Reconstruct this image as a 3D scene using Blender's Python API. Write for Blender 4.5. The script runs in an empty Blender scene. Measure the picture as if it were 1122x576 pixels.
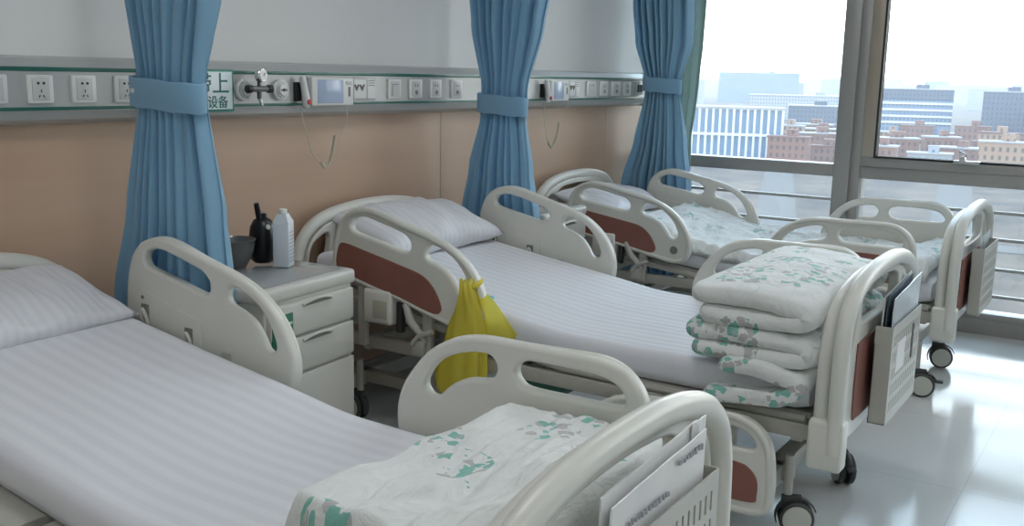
import bpy, bmesh, math, random
from mathutils import Vector, Matrix, noise

C = bpy.context.scene.collection
R = math.radians
WALL_Y = 0.14          # surface of the bed-head wall
WIN_X = 3.30           # plane of the window wall
CEIL = 2.9

# ------------------------------------------------------------------ materials
MATS = {}


def mat(name, col, rough=0.5, metal=0.0, **kw):
    if name in MATS:
        return MATS[name]
    m = bpy.data.materials.new(name)
    m.use_nodes = True
    b = m.node_tree.nodes['Principled BSDF']
    b.inputs['Base Color'].default_value = (*col, 1)
    b.inputs['Roughness'].default_value = rough
    b.inputs['Metallic'].default_value = metal
    for k, v in kw.items():
        b.inputs[k].default_value = v
    MATS[name] = m
    return m


def nd(m, typ, **kw):
    n = m.node_tree.nodes.new(typ)
    for k, v in kw.items():
        setattr(n, k, v)
    return n


def lk(m, a, b):
    m.node_tree.links.new(a, b)


def bsdf(m):
    return m.node_tree.nodes['Principled BSDF']


def ramp(m, fac, stops):
    r = nd(m, 'ShaderNodeValToRGB')
    el = r.color_ramp.elements
    el[0].position, el[0].color = stops[0][0], (*stops[0][1], 1)
    el[1].position, el[1].color = stops[1][0], (*stops[1][1], 1)
    for p, c in stops[2:]:
        e = el.new(p)
        e.color = (*c, 1)
    lk(m, fac, r.inputs[0])
    return r


def add_noise(m, c1, c2, scale=5.0, detail=3.0, bump=0.0, bump_scale=None, stretch=None):
    tc = nd(m, 'ShaderNodeTexCoord')
    src = tc.outputs['Object']
    if stretch:
        mp = nd(m, 'ShaderNodeMapping')
        mp.inputs['Scale'].default_value = stretch
        lk(m, src, mp.inputs[0])
        src = mp.outputs[0]
    n = nd(m, 'ShaderNodeTexNoise')
    n.inputs['Scale'].default_value = scale
    n.inputs['Detail'].default_value = detail
    lk(m, src, n.inputs['Vector'])
    r = ramp(m, n.outputs['Fac'], [(0.3, c1), (0.7, c2)])
    lk(m, r.outputs[0], bsdf(m).inputs['Base Color'])
    if bump:
        n2 = nd(m, 'ShaderNodeTexNoise')
        n2.inputs['Scale'].default_value = bump_scale or scale
        n2.inputs['Detail'].default_value = 4
        lk(m, src, n2.inputs['Vector'])
        b = nd(m, 'ShaderNodeBump')
        b.inputs['Strength'].default_value = bump
        b.inputs['Distance'].default_value = 0.01
        lk(m, n2.outputs['Fac'], b.inputs['Height'])
        lk(m, b.outputs[0], bsdf(m).inputs['Normal'])
    return m


M_plastic = add_noise(mat('cream_plastic', (.62, .60, .54), .32), (.66, .655, .60), (.69, .685, .63), 3)
M_plastic2 = mat('warm_grey_metal_paint', (.45, .44, .40), .4)
M_frame = mat('beige_steel_frame', (.40, .385, .34), .42)
M_red = add_noise(mat('brown_red_panel', (.25, .10, .075), .5), (.235, .092, .07), (.27, .11, .085), 6)
M_rubber = mat('grey_rubber', (.05, .05, .05), .55)
M_disc = mat('pale_hub_disc', (.55, .56, .50), .4)
M_chrome = mat('brushed_metal', (.6, .6, .6), .25, 1.0)
M_black = mat('black_plastic', (.012, .012, .014), .4)
M_white = mat('white_plastic', (.74, .74, .72), .3)
M_offw = mat('light_grey_enamel', (.58, .585, .57), .35)
M_green = mat('dark_green_print', (.02, .12, .085), .4)
M_cab = add_noise(mat('cabinet_laminate', (.56, .555, .51), .35), (.545, .54, .50), (.575, .57, .53), 2)
M_dark = mat('dark_slot', (.03, .03, .03), .6)
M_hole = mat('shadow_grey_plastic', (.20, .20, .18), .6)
M_belt = mat('belt_aluminium', (.50, .505, .49), .33, 0.25)
M_beltcap = mat('belt_cap_aluminium', (.52, .53, .51), .3, 0.3)
M_stripe = mat('green_strip', (.025, .13, .10), .3)
M_mull = mat('window_aluminium', (.36, .35, .33), .38, 0.35)
M_sash_lit = mat('lit_sash_aluminium', (.42, .36, .29), .35, 0.4)  # lighter, warmer frame tone: daylight on the sash jambs put into the colour
M_steel = mat('guard_rail_steel', (.40, .40, .39), .35, 0.5)
M_gasket = mat('black_gasket', (.02, .02, .02), .6)
M_red_btn = mat('red_button', (.55, .03, .04), .4)
M_cord = mat('cream_cord', (.62, .57, .45), .5)
M_paper = add_noise(mat('white_paper', (.78, .79, .78), .6), (.74, .75, .75), (.82, .82, .81), 8, bump=.15, bump_scale=15)
M_ink = mat('grey_ink', (.36, .37, .39), .6)
M_bowl = mat('dark_steel_bowl', (.20, .20, .19), .3, 0.6)
M_kettle = mat('black_kettle', (.006, .006, .008), .35)


def sheet_mat(name, base, dark, scale=38.0, rough=.55):
    m = mat(name, base, rough)
    tc = nd(m, 'ShaderNodeTexCoord')
    w = nd(m, 'ShaderNodeTexWave', wave_type='BANDS', bands_direction='X')
    w.inputs['Scale'].default_value = scale / 6.2
    w.inputs['Distortion'].default_value = 1.5
    w.inputs['Detail'].default_value = 0.0
    w.inputs['Detail Scale'].default_value = 0.4
    lk(m, tc.outputs['Object'], w.inputs['Vector'])
    r = ramp(m, w.outputs['Fac'], [(.3, dark), (.7, base)])
    lk(m, r.outputs[0], bsdf(m).inputs['Base Color'])
    r2 = ramp(m, w.outputs['Fac'], [(.35, (.62,) * 3), (.65, (.42,) * 3)])
    lk(m, r2.outputs[0], bsdf(m).inputs['Roughness'])
    n = nd(m, 'ShaderNodeTexNoise')
    n.inputs['Scale'].default_value = 5.0
    n.inputs['Detail'].default_value = 3.0
    mp = nd(m, 'ShaderNodeMapping')
    mp.inputs['Scale'].default_value = (1, .32, 1)
    mp.inputs['Rotation'].default_value = (0, 0, .12)
    lk(m, tc.outputs['Object'], mp.inputs[0])
    lk(m, mp.outputs[0], n.inputs['Vector'])
    b = nd(m, 'ShaderNodeBump')
    b.inputs['Strength'].default_value = .7
    b.inputs['Distance'].default_value = .016
    mx = nd(m, 'ShaderNodeMath', operation='MULTIPLY_ADD')
    mx.inputs[1].default_value = .10
    lk(m, w.outputs['Fac'], mx.inputs[0])
    lk(m, n.outputs['Fac'], mx.inputs[2])
    lk(m, mx.outputs[0], b.inputs['Height'])
    lk(m, b.outputs[0], bsdf(m).inputs['Normal'])
    bsdf(m).inputs['Sheen Weight'].default_value = .2
    return m


M_sheet = sheet_mat('satin_stripe_sheet', (.74, .745, .78), (.705, .71, .75))
M_pillow = sheet_mat('satin_stripe_pillowcase', (.73, .735, .77), (.70, .705, .74), 60)


def quilt_mat(name, seed=0.0, cell=3.0, flat=False, thr=.36):
    m = mat(name, (.72, .73, .71), .7)
    tc = nd(m, 'ShaderNodeTexCoord')
    mp = nd(m, 'ShaderNodeMapping')
    mp.inputs['Location'].default_value = (seed, seed * .7, seed * .3)
    lk(m, tc.outputs['Object'], mp.inputs[0])
    if flat:
        mp.inputs['Scale'].default_value = (1, 1, .02)
    v1 = nd(m, 'ShaderNodeTexVoronoi')            # places of the posies
    v1.inputs['Scale'].default_value = cell
    v1.inputs['Randomness'].default_value = .7
    lk(m, mp.outputs[0], v1.inputs['Vector'])
    v2 = nd(m, 'ShaderNodeTexVoronoi')            # petals inside a posy
    v2.inputs['Scale'].default_value = 33
    nw = nd(m, 'ShaderNodeTexNoise')
    nw.inputs['Scale'].default_value = 30
    lk(m, mp.outputs[0], nw.inputs['Vector'])
    wv = nd(m, 'ShaderNodeVectorMath', operation='SCALE')
    wv.inputs['Scale'].default_value = .045
    lk(m, nw.outputs['Color'], wv.inputs[0])
    wa = nd(m, 'ShaderNodeVectorMath', operation='ADD')
    lk(m, mp.outputs[0], wa.inputs[0])
    lk(m, wv.outputs[0], wa.inputs[1])
    lk(m, wa.outputs[0], v2.inputs['Vector'])
    n = nd(m, 'ShaderNodeTexNoise')
    n.inputs['Scale'].default_value = 14
    lk(m, mp.outputs[0], n.inputs['Vector'])
    ad = nd(m, 'ShaderNodeMath', operation='MULTIPLY_ADD')
    ad.inputs[1].default_value = .25
    lk(m, n.outputs['Fac'], ad.inputs[0])
    lk(m, v1.outputs['Distance'], ad.inputs[2])
    posy = nd(m, 'ShaderNodeMath', operation='LESS_THAN')
    posy.inputs[1].default_value = thr
    lk(m, ad.outputs[0], posy.inputs[0])
    pet = nd(m, 'ShaderNodeMath', operation='LESS_THAN')
    pet.inputs[1].default_value = .52
    lk(m, v2.outputs['Distance'], pet.inputs[0])
    both = nd(m, 'ShaderNodeMath', operation='MULTIPLY')
    lk(m, posy.outputs[0], both.inputs[0])
    lk(m, pet.outputs[0], both.inputs[1])
    sep = nd(m, 'ShaderNodeSeparateColor')
    lk(m, v2.outputs['Color'], sep.inputs[0])
    cr = ramp(m, sep.outputs[0], [(.48, (.20, .46, .39)), (.52, (.46, .45, .44))])
    mix = nd(m, 'ShaderNodeMix', data_type='RGBA')
    lk(m, both.outputs[0], mix.inputs[0])
    mix.inputs[6].default_value = (.72, .735, .715, 1)
    lk(m, cr.outputs[0], mix.inputs[7])
    lk(m, mix.outputs[2], bsdf(m).inputs['Base Color'])
    n3 = nd(m, 'ShaderNodeTexNoise')
    n3.inputs['Scale'].default_value = 11
    n3.inputs['Detail'].default_value = 4
    n3.inputs['Distortion'].default_value = 1.6
    mp3 = nd(m, 'ShaderNodeMapping')
    mp3.inputs['Scale'].default_value = (.5, 1.5, 1)
    mp3.inputs['Rotation'].default_value = (0, 0, .35)
    lk(m, tc.outputs['Object'], mp3.inputs[0])
    lk(m, mp3.outputs[0], n3.inputs['Vector'])
    b = nd(m, 'ShaderNodeBump')
    b.inputs['Strength'].default_value = 1.0
    b.inputs['Distance'].default_value = .014 if flat else .009
    lk(m, n3.outputs['Fac'], b.inputs['Height'])
    lk(m, b.outputs[0], bsdf(m).inputs['Normal'])
    bsdf(m).inputs['Sheen Weight'].default_value = .2
    return m


M_quilt1 = quilt_mat('printed_quilt_cotton', 1.3, 5.4, True, .50)
M_quilt2 = quilt_mat('printed_quilt_cotton_folded', 4.1, 6.0, False, .61)
M_quilt3 = quilt_mat('printed_quilt_cotton_spread', 7.7, 5.4, True, .43)


def curtain_mat(name, col, trans=.25):
    m = mat(name, col, .85)
    b = bsdf(m)
    tr = nd(m, 'ShaderNodeBsdfTranslucent')
    tr.inputs[0].default_value = (*[min(1, c * 1.25) for c in col], 1)
    mx = nd(m, 'ShaderNodeMixShader')
    mx.inputs[0].default_value = trans
    out = m.node_tree.nodes['Material Output']
    lk(m, b.outputs[0], mx.inputs[1])
    lk(m, tr.outputs[0], mx.inputs[2])
    lk(m, mx.outputs[0], out.inputs[0])
    tc = nd(m, 'ShaderNodeTexCoord')
    n = nd(m, 'ShaderNodeTexNoise')
    n.inputs['Scale'].default_value = 350
    lk(m, tc.outputs['Object'], n.inputs['Vector'])
    bp = nd(m, 'ShaderNodeBump')
    bp.inputs['Strength'].default_value = .15
    bp.inputs['Distance'].default_value = .002
    lk(m, n.outputs['Fac'], bp.inputs['Height'])
    lk(m, bp.outputs[0], b.inputs['Normal'])
    b.inputs['Sheen Weight'].default_value = .3
    return m


M_curt = curtain_mat('blue_curtain_cloth', (.30, .52, .68), .32)
M_curt2 = curtain_mat('grey_green_curtain_cloth', (.40, .50, .48), .5)

# ------------------------------------------------------------------ mesh helpers


def link(name, bm, m, parent=None, smooth=True, angle=40, loc=None):
    me = bpy.data.meshes.new(name)
    bm.normal_update()
    bm.to_mesh(me)
    bm.free()
    return link_me(name, me, m, parent, smooth, angle, loc)


def link_me(name, me, m, parent=None, smooth=True, angle=40, loc=None):
    if smooth:
        me.polygons.foreach_set('use_smooth', [True] * len(me.polygons))
        if angle:
            me.set_sharp_from_angle(angle=R(angle))
    for x in (m if isinstance(m, (list, tuple)) else [m]):
        me.materials.append(x)
    o = bpy.data.objects.new(name, me)
    C.objects.link(o)
    if loc is not None:
        o.location = loc
    if parent:
        o.parent = parent
    return o


def thing(name, label, cat, loc=(0, 0, 0), rz=0.0, group=None):
    o = bpy.data.objects.new(name, None)
    o.empty_display_size = .05
    C.objects.link(o)
    o.location = loc
    o.rotation_euler = (0, 0, rz)
    return tag(o, label, cat, group)


def tag(o, label=None, cat=None, group=None, kind=None):
    if label:
        o['label'] = label
    if cat:
        o['category'] = cat
    if group:
        o['group'] = group
    if kind:
        o['kind'] = kind
    return o


def struct(o):
    o['kind'] = 'structure'
    return o


def box(bm, x0, x1, y0, y1, z0, z1, bev=0.0, seg=2, mi=0):
    v = [bm.verts.new((x, y, z)) for x in (x0, x1) for y in (y0, y1) for z in (z0, z1)]
    fs = [(0, 1, 3, 2), (4, 6, 7, 5), (0, 4, 5, 1), (2, 3, 7, 6), (0, 2, 6, 4), (1, 5, 7, 3)]
    faces = [bm.faces.new([v[i] for i in f]) for f in fs]
    for f in faces:
        f.material_index = mi
    if bev:
        es = list({e for f in faces for e in f.edges})
        r = bmesh.ops.bevel(bm, geom=es, offset=bev, segments=seg, affect='EDGES', profile=.5)
        for f in r['faces']:
            f.material_index = mi
    return bm


def bx(name, m, parent, *a, **k):
    lab = k.pop('label', None)
    o = link(name, box(bmesh.new(), *a, **k), m, parent)
    if lab:
        o['label'] = lab
    return o


def frame_basis(t, up=Vector((0, 0, 1))):
    t = t.normalized()
    if abs(t.dot(up)) > .98:
        up = Vector((0, 1, 0))
    s = t.cross(up).normalized()
    return s, s.cross(t).normalized()


def tube(bm, pts, r, seg=10, closed=False, ry=None, cap=True, mi=0):
    """round (or elliptic) tube along points; r may be a list"""
    pts = [Vector(p) for p in pts]
    n = len(pts)
    rings = []
    pu = None
    for i, p in enumerate(pts):
        if closed:
            t = pts[(i + 1) % n] - pts[i - 1]
        else:
            t = pts[min(i + 1, n - 1)] - pts[max(i - 1, 0)]
        t.normalize()
        if pu is None:
            s, u = frame_basis(t)
        else:
            s = t.cross(pu)
            if s.length < 1e-5:
                s, u = frame_basis(t)
            else:
                s.normalize()
                u = s.cross(t).normalized()
        pu = u
        rr = r[i] if isinstance(r, (list, tuple)) else r
        r2 = ry if ry else rr
        rings.append([bm.verts.new(p + s * rr * math.cos(a) + u * r2 * math.sin(a))
                      for a in (2 * math.pi * k / seg for k in range(seg))])
    m = n if closed else n - 1
    for i in range(m):
        a, b = rings[i], rings[(i + 1) % n]
        for k in range(seg):
            f = bm.faces.new((a[k], a[(k + 1) % seg], b[(k + 1) % seg], b[k]))
            f.material_index = mi
    if cap and not closed:
        bm.faces.new(rings[0][::-1]).material_index = mi
        bm.faces.new(rings[-1]).material_index = mi
    return bm


def tb(name, m, parent, pts, r, **k):
    lab = k.pop('label', None)
    bm = tube(bmesh.new(), pts, r, **k)
    bmesh.ops.recalc_face_normals(bm, faces=bm.faces)
    o = link(name, bm, m, parent)
    if lab:
        o['label'] = lab
    return o


def cyl(bm, c, axis, r, h, seg=24, r2=None, bev=0):
    """cylinder centred at c along axis"""
    axis = Vector(axis).normalized()
    s, u = frame_basis(axis)
    c = Vector(c)
    r2 = r if r2 is None else r2
    prof = [(r, -h / 2), (r2, h / 2)] if not bev else [(r - bev, -h / 2), (r, -h / 2 + bev), (r2, h / 2 - bev), (r2 - bev, h / 2)]
    rings = [[bm.verts.new(c + axis * z + s * q * math.cos(a) + u * q * math.sin(a))
              for a in (2 * math.pi * k / seg for k in range(seg))] for q, z in prof]
    for a, b in zip(rings, rings[1:]):
        for k in range(seg):
            bm.faces.new((a[k], a[(k + 1) % seg], b[(k + 1) % seg], b[k]))
    bm.faces.new(rings[0][::-1])
    bm.faces.new(rings[-1])
    bmesh.ops.recalc_face_normals(bm, faces=bm.faces)
    return bm


def cy(name, m, parent, c, axis, r, h, **k):
    lab = k.pop('label', None)
    o = link(name, cyl(bmesh.new(), c, axis, r, h, **k), m, parent)
    if lab:
        o['label'] = lab
    return o


def smooth_loop(pts, sub=5, closed=True):
    n = len(pts)
    out = []
    rng = range(n) if closed else range(n - 1)
    for i in rng:
        if closed:
            p0, p1, p2, p3 = pts[i - 1], pts[i], pts[(i + 1) % n], pts[(i + 2) % n]
        else:
            p0, p1, p2, p3 = pts[max(i - 1, 0)], pts[i], pts[i + 1], pts[min(i + 2, n - 1)]
        for k in range(sub):
            t = k / sub
            out.append(tuple(.5 * ((2 * b) + (c - a) * t + (2 * a - 5 * b + 4 * c - d) * t * t + (3 * b - a - 3 * c + d) * t ** 3)
                             for a, b, c, d in zip(p0, p1, p2, p3)))
    if not closed:
        out.append(tuple(pts[-1]))
    return out


def plate(loops, thick, bevel, axes, at, sub=5):
    """2-D outline with holes -> mesh. axes 'yz' = (distance from wall, height) at x=at ; 'xz' at y=at"""
    cu = bpy.data.curves.new('tmp', 'CURVE')
    cu.dimensions = '2D'
    cu.fill_mode = 'BOTH'
    cu.extrude = thick / 2 - bevel
    cu.bevel_depth = bevel
    cu.bevel_resolution = 3
    cu.offset = -bevel
    for lp in loops:
        q = smooth_loop(lp, sub) if sub else lp
        sp = cu.splines.new('POLY')
        sp.points.add(len(q) - 1)
        for p, (a, b) in zip(sp.points, q):
            p.co = (a, b, 0, 1)
        sp.use_cyclic_u = True
    o = bpy.data.objects.new('tmp', cu)
    C.objects.link(o)
    dg = bpy.context.evaluated_depsgraph_get()
    dg.update()
    me = bpy.data.meshes.new_from_object(o.evaluated_get(dg))
    bpy.data.objects.remove(o)
    bpy.data.curves.remove(cu)
    for v in me.vertices:
        u, w, t = v.co
        v.co = (at + t, -u, w) if axes == 'yz' else (u, at + t, w)
    me.flip_normals()
    me.materials.clear()
    return me


def cushion(w, d, h, seg=28, corner=.25, seed=0, wr=.01, pw=.42):
    """pillow: w along x, d along y"""
    bm = bmesh.new()
    grid = {}
    for s in (1, -1):
        for i in range(seg + 1):
            for j in range(seg + 1):
                u, v = i / seg * 2 - 1, j / seg * 2 - 1
                if s < 0 and (i in (0, seg) or j in (0, seg)):
                    grid[s, i, j] = grid[1, i, j]
                    continue
                e = max(0, (1 - abs(u) ** 2.6)) * max(0, (1 - abs(v) ** 2.6))
                z = s * h / 2 * e ** pw
                pin = 1 - .07 * (1 - abs(v) ** 2) * (abs(u) > .8) * (abs(u) - .8) / .2
                x = u * w / 2 * (1 - .05 * (1 - v * v) * u * u)
                y = v * d / 2 * (1 - .07 * (1 - u * u) * v * v)
                z += s * wr * (noise.noise((x * 9 + seed, y * 4, s)) + .6 * noise.noise((x * 20, y * 9 + seed, 2 * s))) * min(1, e * 3)
                grid[s, i, j] = bm.verts.new((x, y, z))
    for s in (1, -1):
        for i in range(seg):
            for j in range(seg):
                q = [grid[s, i, j], grid[s, i + 1, j], grid[s, i + 1, j + 1], grid[s, i, j + 1]]
                bm.faces.new(q if s > 0 else q[::-1])
    return bm


# ------------------------------------------------------------------ room shell
def shell():
    m_up = add_noise(mat('upper_wall_paint', (.60, .60, .585), .6), (.72, .725, .71), (.74, .74, .73), 1.5, bump=.05, bump_scale=60)
    m_low = mat('wainscot_wood_film', (.5, .36, .26), .38)
    add_noise(m_low, (.50, .345, .245), (.55, .39, .285), 2.2, 6, stretch=(.35, 1, 3.5))
    bx('wall_back', m_up, None, -5.0, WIN_X + .25, WALL_Y, WALL_Y + .2, 0, CEIL)['kind'] = 'structure'
    # wood-tone panelling below the service rail, as panels with thin joints
    bm = bmesh.new()
    for a, b in ((-5, -3.0), (-3.0, -.62), (-.62, 1.07), (1.07, 2.80), (2.80, 3.3)):
        box(bm, a + .0015, b - .0015, WALL_Y - .012, WALL_Y, .1, 1.26, .001, 1)
    struct(link('trim_1', bm, m_low))
    bx('baseboard_back', M_mull, None, -5, WIN_X, WALL_Y - .02, WALL_Y, 0, .1)['kind'] = 'structure'
    m_fl = mat('polished_vinyl_floor', (.55, .56, .55), .14)
    tc = nd(m_fl, 'ShaderNodeTexCoord')
    br = nd(m_fl, 'ShaderNodeTexBrick')
    br.offset = 0
    br.inputs['Scale'].default_value = 1
    br.inputs['Brick Width'].default_value = .8
    br.inputs['Row Height'].default_value = .8
    br.inputs['Mortar Size'].default_value = .0022
    br.inputs['Color1'].default_value = (.60, .61, .60, 1)
    br.inputs['Color2'].default_value = (.62, .63, .615, 1)
    br.inputs['Mortar'].default_value = (.50, .50, .49, 1)
    lk(m_fl, tc.outputs['Object'], br.inputs['Vector'])
    lk(m_fl, br.outputs['Color'], bsdf(m_fl).inputs['Base Color'])
    n = nd(m_fl, 'ShaderNodeTexNoise')
    n.inputs['Scale'].default_value = 4
    lk(m_fl, tc.outputs['Object'], n.inputs['Vector'])
    rr = ramp(m_fl, n.outputs['Fac'], [(.3, (.10,) * 3), (.7, (.16,) * 3)])
    lk(m_fl, rr.outputs[0], bsdf(m_fl).inputs['Roughness'])
    bx('floor', m_fl, None, -5, WIN_X + .25, -6.5, WALL_Y + .2, -.2, 0)['kind'] = 'structure'
    m_ce = mat('ceiling_paint', (.7, .7, .68), .8)
    bx('ceiling', m_ce, None, -5, WIN_X + .25, -6.5, WALL_Y + .2, CEIL, CEIL + .15)['kind'] = 'structure'
    bx('wall_left', m_up, None, -5.2, -5, -6.5, WALL_Y + .2, 0, CEIL)['kind'] = 'structure'
    bx('wall_front', m_up, None, -5.2, WIN_X + .25, -6.7, -6.5, 0, CEIL)['kind'] = 'structure'


shell()


# ------------------------------------------------------------------ window wall
def window_wall():
    m_gl = bpy.data.materials.new('window_glass')
    m_gl.use_nodes = True
    nt = m_gl.node_tree
    nt.nodes.clear()
    out = nt.nodes.new('ShaderNodeOutputMaterial')
    tr = nt.nodes.new('ShaderNodeBsdfTransparent')
    tr.inputs[0].default_value = (.93, .95, .95, 1)
    gl = nt.nodes.new('ShaderNodeBsdfGlossy')
    gl.inputs['Roughness'].default_value = .02
    fr = nt.nodes.new('ShaderNodeFresnel')
    fr.inputs[0].default_value = 1.3
    mx = nt.nodes.new('ShaderNodeMixShader')
    nt.links.new(fr.outputs[0], mx.inputs[0])
    nt.links.new(tr.outputs[0], mx.inputs[1])
    nt.links.new(gl.outputs[0], mx.inputs[2])
    nt.links.new(mx.outputs[0], out.inputs[0])
    X = WIN_X
    n = 0

    # kerb at the foot of the glass, head beam at the top
    bm = bmesh.new()
    box(bm, X, X + .22, -6.5, WALL_Y, 0, .085, .004)
    struct(link('trim_2', bm, M_mull))
    bx('trim_3', M_mull, None, X, X + .22, -6.5, WALL_Y, 2.62, CEIL, bev=.004)['kind'] = 'structure'
    # bays: (y from, y to, has opening sash)
    bays = [(WALL_Y, -1.19, False), (-1.34, -2.75, True), (-2.9, -4.3, True), (-4.45, -6.5, False)]
    for i, (a, b, sash) in enumerate(bays):
        w = thing('window_%d' % (i + 1), None, None, (X, 0, 0))
        w['kind'] = 'structure'
        p = bmesh.new()
        # transom
        box(p, .0, .12, b, a, .848, .922, .003)
        box(p, .0, .12, b, a, .085, .125, .003)
        box(p, .0, .12, b, a, 2.58, 2.62, .003)
        struct(link('transom', p, M_mull, w))
        if sash:
            s = bmesh.new()
            struct(link('sash_bottom', box(bmesh.new(), -.012, .075, b, a, .922, .978, .004), M_mull, w))
            box(s, -.012, .075, b, a, 2.52, 2.58, .004)
            box(s, -.012, .075, a - .075, a, .978, 2.52, .004)
            box(s, -.012, .075, b, b + .075, .978, 2.52, .004)
            struct(link('sash_frame', s, M_sash_lit, w))
            g = bmesh.new()
            box(g, -.016, .05, b + .073, a - .073, .976, .988)
            box(g, -.016, .05, a - .085, a - .073, .988, 2.52)
            struct(link('gasket', g, M_gasket, w))
            h = bmesh.new()
            hy = a - .57
            box(h, -.045, -.012, hy - .09, hy + .05, .972, .992, .004)
            cyl(h, (-.05, hy, 1.0), (1, 0, 0), .016, .03, 14)
            tube(h, [(-.06, hy, 1.0), (-.06, hy - .015, 1.03), (-.06, hy + .02, 1.045)], .008, 8)
            struct(link('window_handle', h, M_chrome, w))
        pa = bmesh.new()
        z0 = .98 if sash else .922
        q = (.0 if not sash else .07)
        box(pa, .045, .053, b + q, a - q, z0, 2.55)
        box(pa, .045, .053, b, a, .125, .848)
        struct(link('glass_pane', pa, m_gl, w))
        # steel guard bars
        for z in (.235, .39, .56, .712):
            gb = bmesh.new()
            box(gb, -.03, -.006, b, a, z - .009, z + .009, .003)
            struct(link('guard_bar', gb, M_steel, w))
    for y0, y1 in ((-1.34, -1.19), (-2.9, -2.75), (-4.45, -4.3)):
        bm = bmesh.new()
        box(bm, X - .04, X + .16, y0 + .055, y1 - .0, .085, 2.62, .004)
        box(bm, X - .01, X + .16, y0, y0 + .06, .085, 2.62, .003)
        n += 1
        struct(link('trim_%d' % (3 + n), bm, M_mull))


window_wall()


# ------------------------------------------------------------------ curtains
def curtain(name, X, spec, label, m, zt=2.86, zb=.12, band=True, folds=9, seed=1, depth=.06, button=False):
    """spec: list of (z, y_left, y_right, fullness) from top to bottom; cloth runs along y"""
    rnd = random.Random(seed)
    n = folds * 12
    phase = [rnd.uniform(-.5, .5) for _ in range(folds + 2)]
    amp = [rnd.uniform(.6, 1.2) for _ in range(folds + 2)]
    zs = []
    z = zt
    while z > zb:
        zs.append(z)
        z -= .035
    zs.append(zb)
    bm = bmesh.new()
    rows = []
    ks = sorted(spec)

    def ev(z):
        if z <= ks[0][0]:
            return ks[0][1:]
        for p, q in zip(ks, ks[1:]):
            if z <= q[0]:
                t = (z - p[0]) / (q[0] - p[0])
                t = t * t * (3 - 2 * t) if abs(q[0] - 1.34) > .2 and abs(p[0] - 1.34) > .2 else t
                return tuple(a + (b - a) * t for a, b in zip(p[1:], q[1:]))
        return ks[-1][1:]
    for z in zs:
        yl, yr, full = ev(z)
        row = []
        for i in range(n + 1):
            s = i / n
            f = s * folds
            k = int(min(f, folds - 1))
            t = f - k
            a = amp[k] * (1 - t) + amp[k + 1] * t
            ph = phase[k] * (1 - t) + phase[k + 1] * t
            w = math.sin(2 * math.pi * f + ph * 1.3 + .35 * math.sin(z * 2 + k))
            w2 = .35 * math.sin(4.3 * math.pi * f + 2.0 * ph + z * 1.1)
            env = math.sin(math.pi * min(max(s, .02), .98)) ** .45
            x = -depth * full * a * (w + w2) - .035 * env
            y = yl + (yr - yl) * s + .012 * full * math.cos(2 * math.pi * f + ph) * a
            y += .01 * noise.noise((s * 6, z * 1.5, seed))
            row.append(bm.verts.new((x, y, z)))
        rows.append(row)
    for a, b in zip(rows, rows[1:]):
        for i in range(n):
            bm.faces.new((a[i], b[i], b[i + 1], a[i + 1]))
    root = thing(name, label, 'curtain', (X, 0, 0))
    o = link('cloth', bm, m, root, angle=None)
    so = o.modifiers.new('thick', 'SOLIDIFY')
    so.thickness = .003
    if band:
        zc, yl, yr = band
        bb = bmesh.new()
        c = (yl + yr) / 2
        hw = abs(yl - yr) / 2 + .012
        rows = []
        for z in (-.045, -.04, 0, .04, .045):
            row = []
            for k in range(48):
                a = 2 * math.pi * k / 48
                rr = 1.0 if abs(z) < .042 else .985
                px = -.03 + .050 * rr * math.copysign(abs(math.sin(a)) ** .8, math.sin(a))
                py = c + hw * rr * math.copysign(abs(math.cos(a)) ** .8, math.cos(a))
                # band slopes a little to one side
                row.append(bb.verts.new((px, py, zc + z + (py - c) * .06 + .002 * math.sin(a * 7))))
            rows.append(row)
        for a, b in zip(rows, rows[1:]):
            for k in range(48):
                bb.faces.new((a[k], a[(k + 1) % 48], b[(k + 1) % 48], b[k]))
        bmesh.ops.recalc_face_normals(bb, faces=bb.faces)
        t = link('tie_band', bb, m, root, angle=None)
        t.modifiers.new('thick', 'SOLIDIFY').thickness = -.003
        if button:
            cy('button', M_white, t, (-.081, c + .10, zc + .01), (1, 0, 0), .007, .006)
    return root


curtain('cubicle_curtain', -.832, [(2.86, .08, -.78, .9), (1.9, -.06, -.55, 1.0), (1.62, -.09, -.50, .85), (1.40, -.125, -.425, .45), (1.28, -.125, -.425, .45),
                                  (1.0, -.065, -.48, .75), (.66, .025, -.515, .72), (.1, .06, -.54, .72)],
        'blue curtain tied back beside the bedside cabinet, nearest of the three', M_curt, band=(1.335, -.135, -.425), folds=9, seed=3, button=True, depth=.040)
curtain('cubicle_curtain', 1.15, [(2.86, .12, -.62, .9), (1.9, .02, -.45, 1.0), (1.62, -.01, -.40, .9), (1.38, -.07, -.325, .45), (1.2, -.07, -.32, .45),
                                  (1.0, -.02, -.36, .8), (.72, .02, -.40, 1.0), (.1, .05, -.42, 1.1)],
        'blue curtain tied back between the middle bed and the far bed', M_curt, band=(1.275, -.075, -.32), folds=8, seed=8, depth=.045)
curtain('cubicle_curtain', 3.00, [(2.86, .10, -.50, .9), (1.9, .05, -.345, 1.0), (1.62, .02, -.35, .9), (1.42, -.05, -.29, .42), (1.3, -.055, -.285, .42),
                                  (1.05, -.01, -.335, .8), (.72, .07, -.385, 1.0), (.1, .09, -.41, 1.1)],
        'blue curtain tied back in the corner by the window', M_curt, band=(1.37, -.055, -.285), folds=8, seed=15, depth=.045)
curtain('window_curtain', 3.17, [(2.86, .05, -.50, .9), (1.9, .04, -.36, 1.0), (1.6, .02, -.355, .8), (1.3, .0, -.335, .6), (1.05, .0, -.305, .5),
                                 (.9, .02, -.31, .8), (.1, .05, -.34, .9)],
        'grey-green window curtain hanging behind the corner blue curtain', M_curt2, band=None, folds=7, seed=21, depth=.035)


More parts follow.
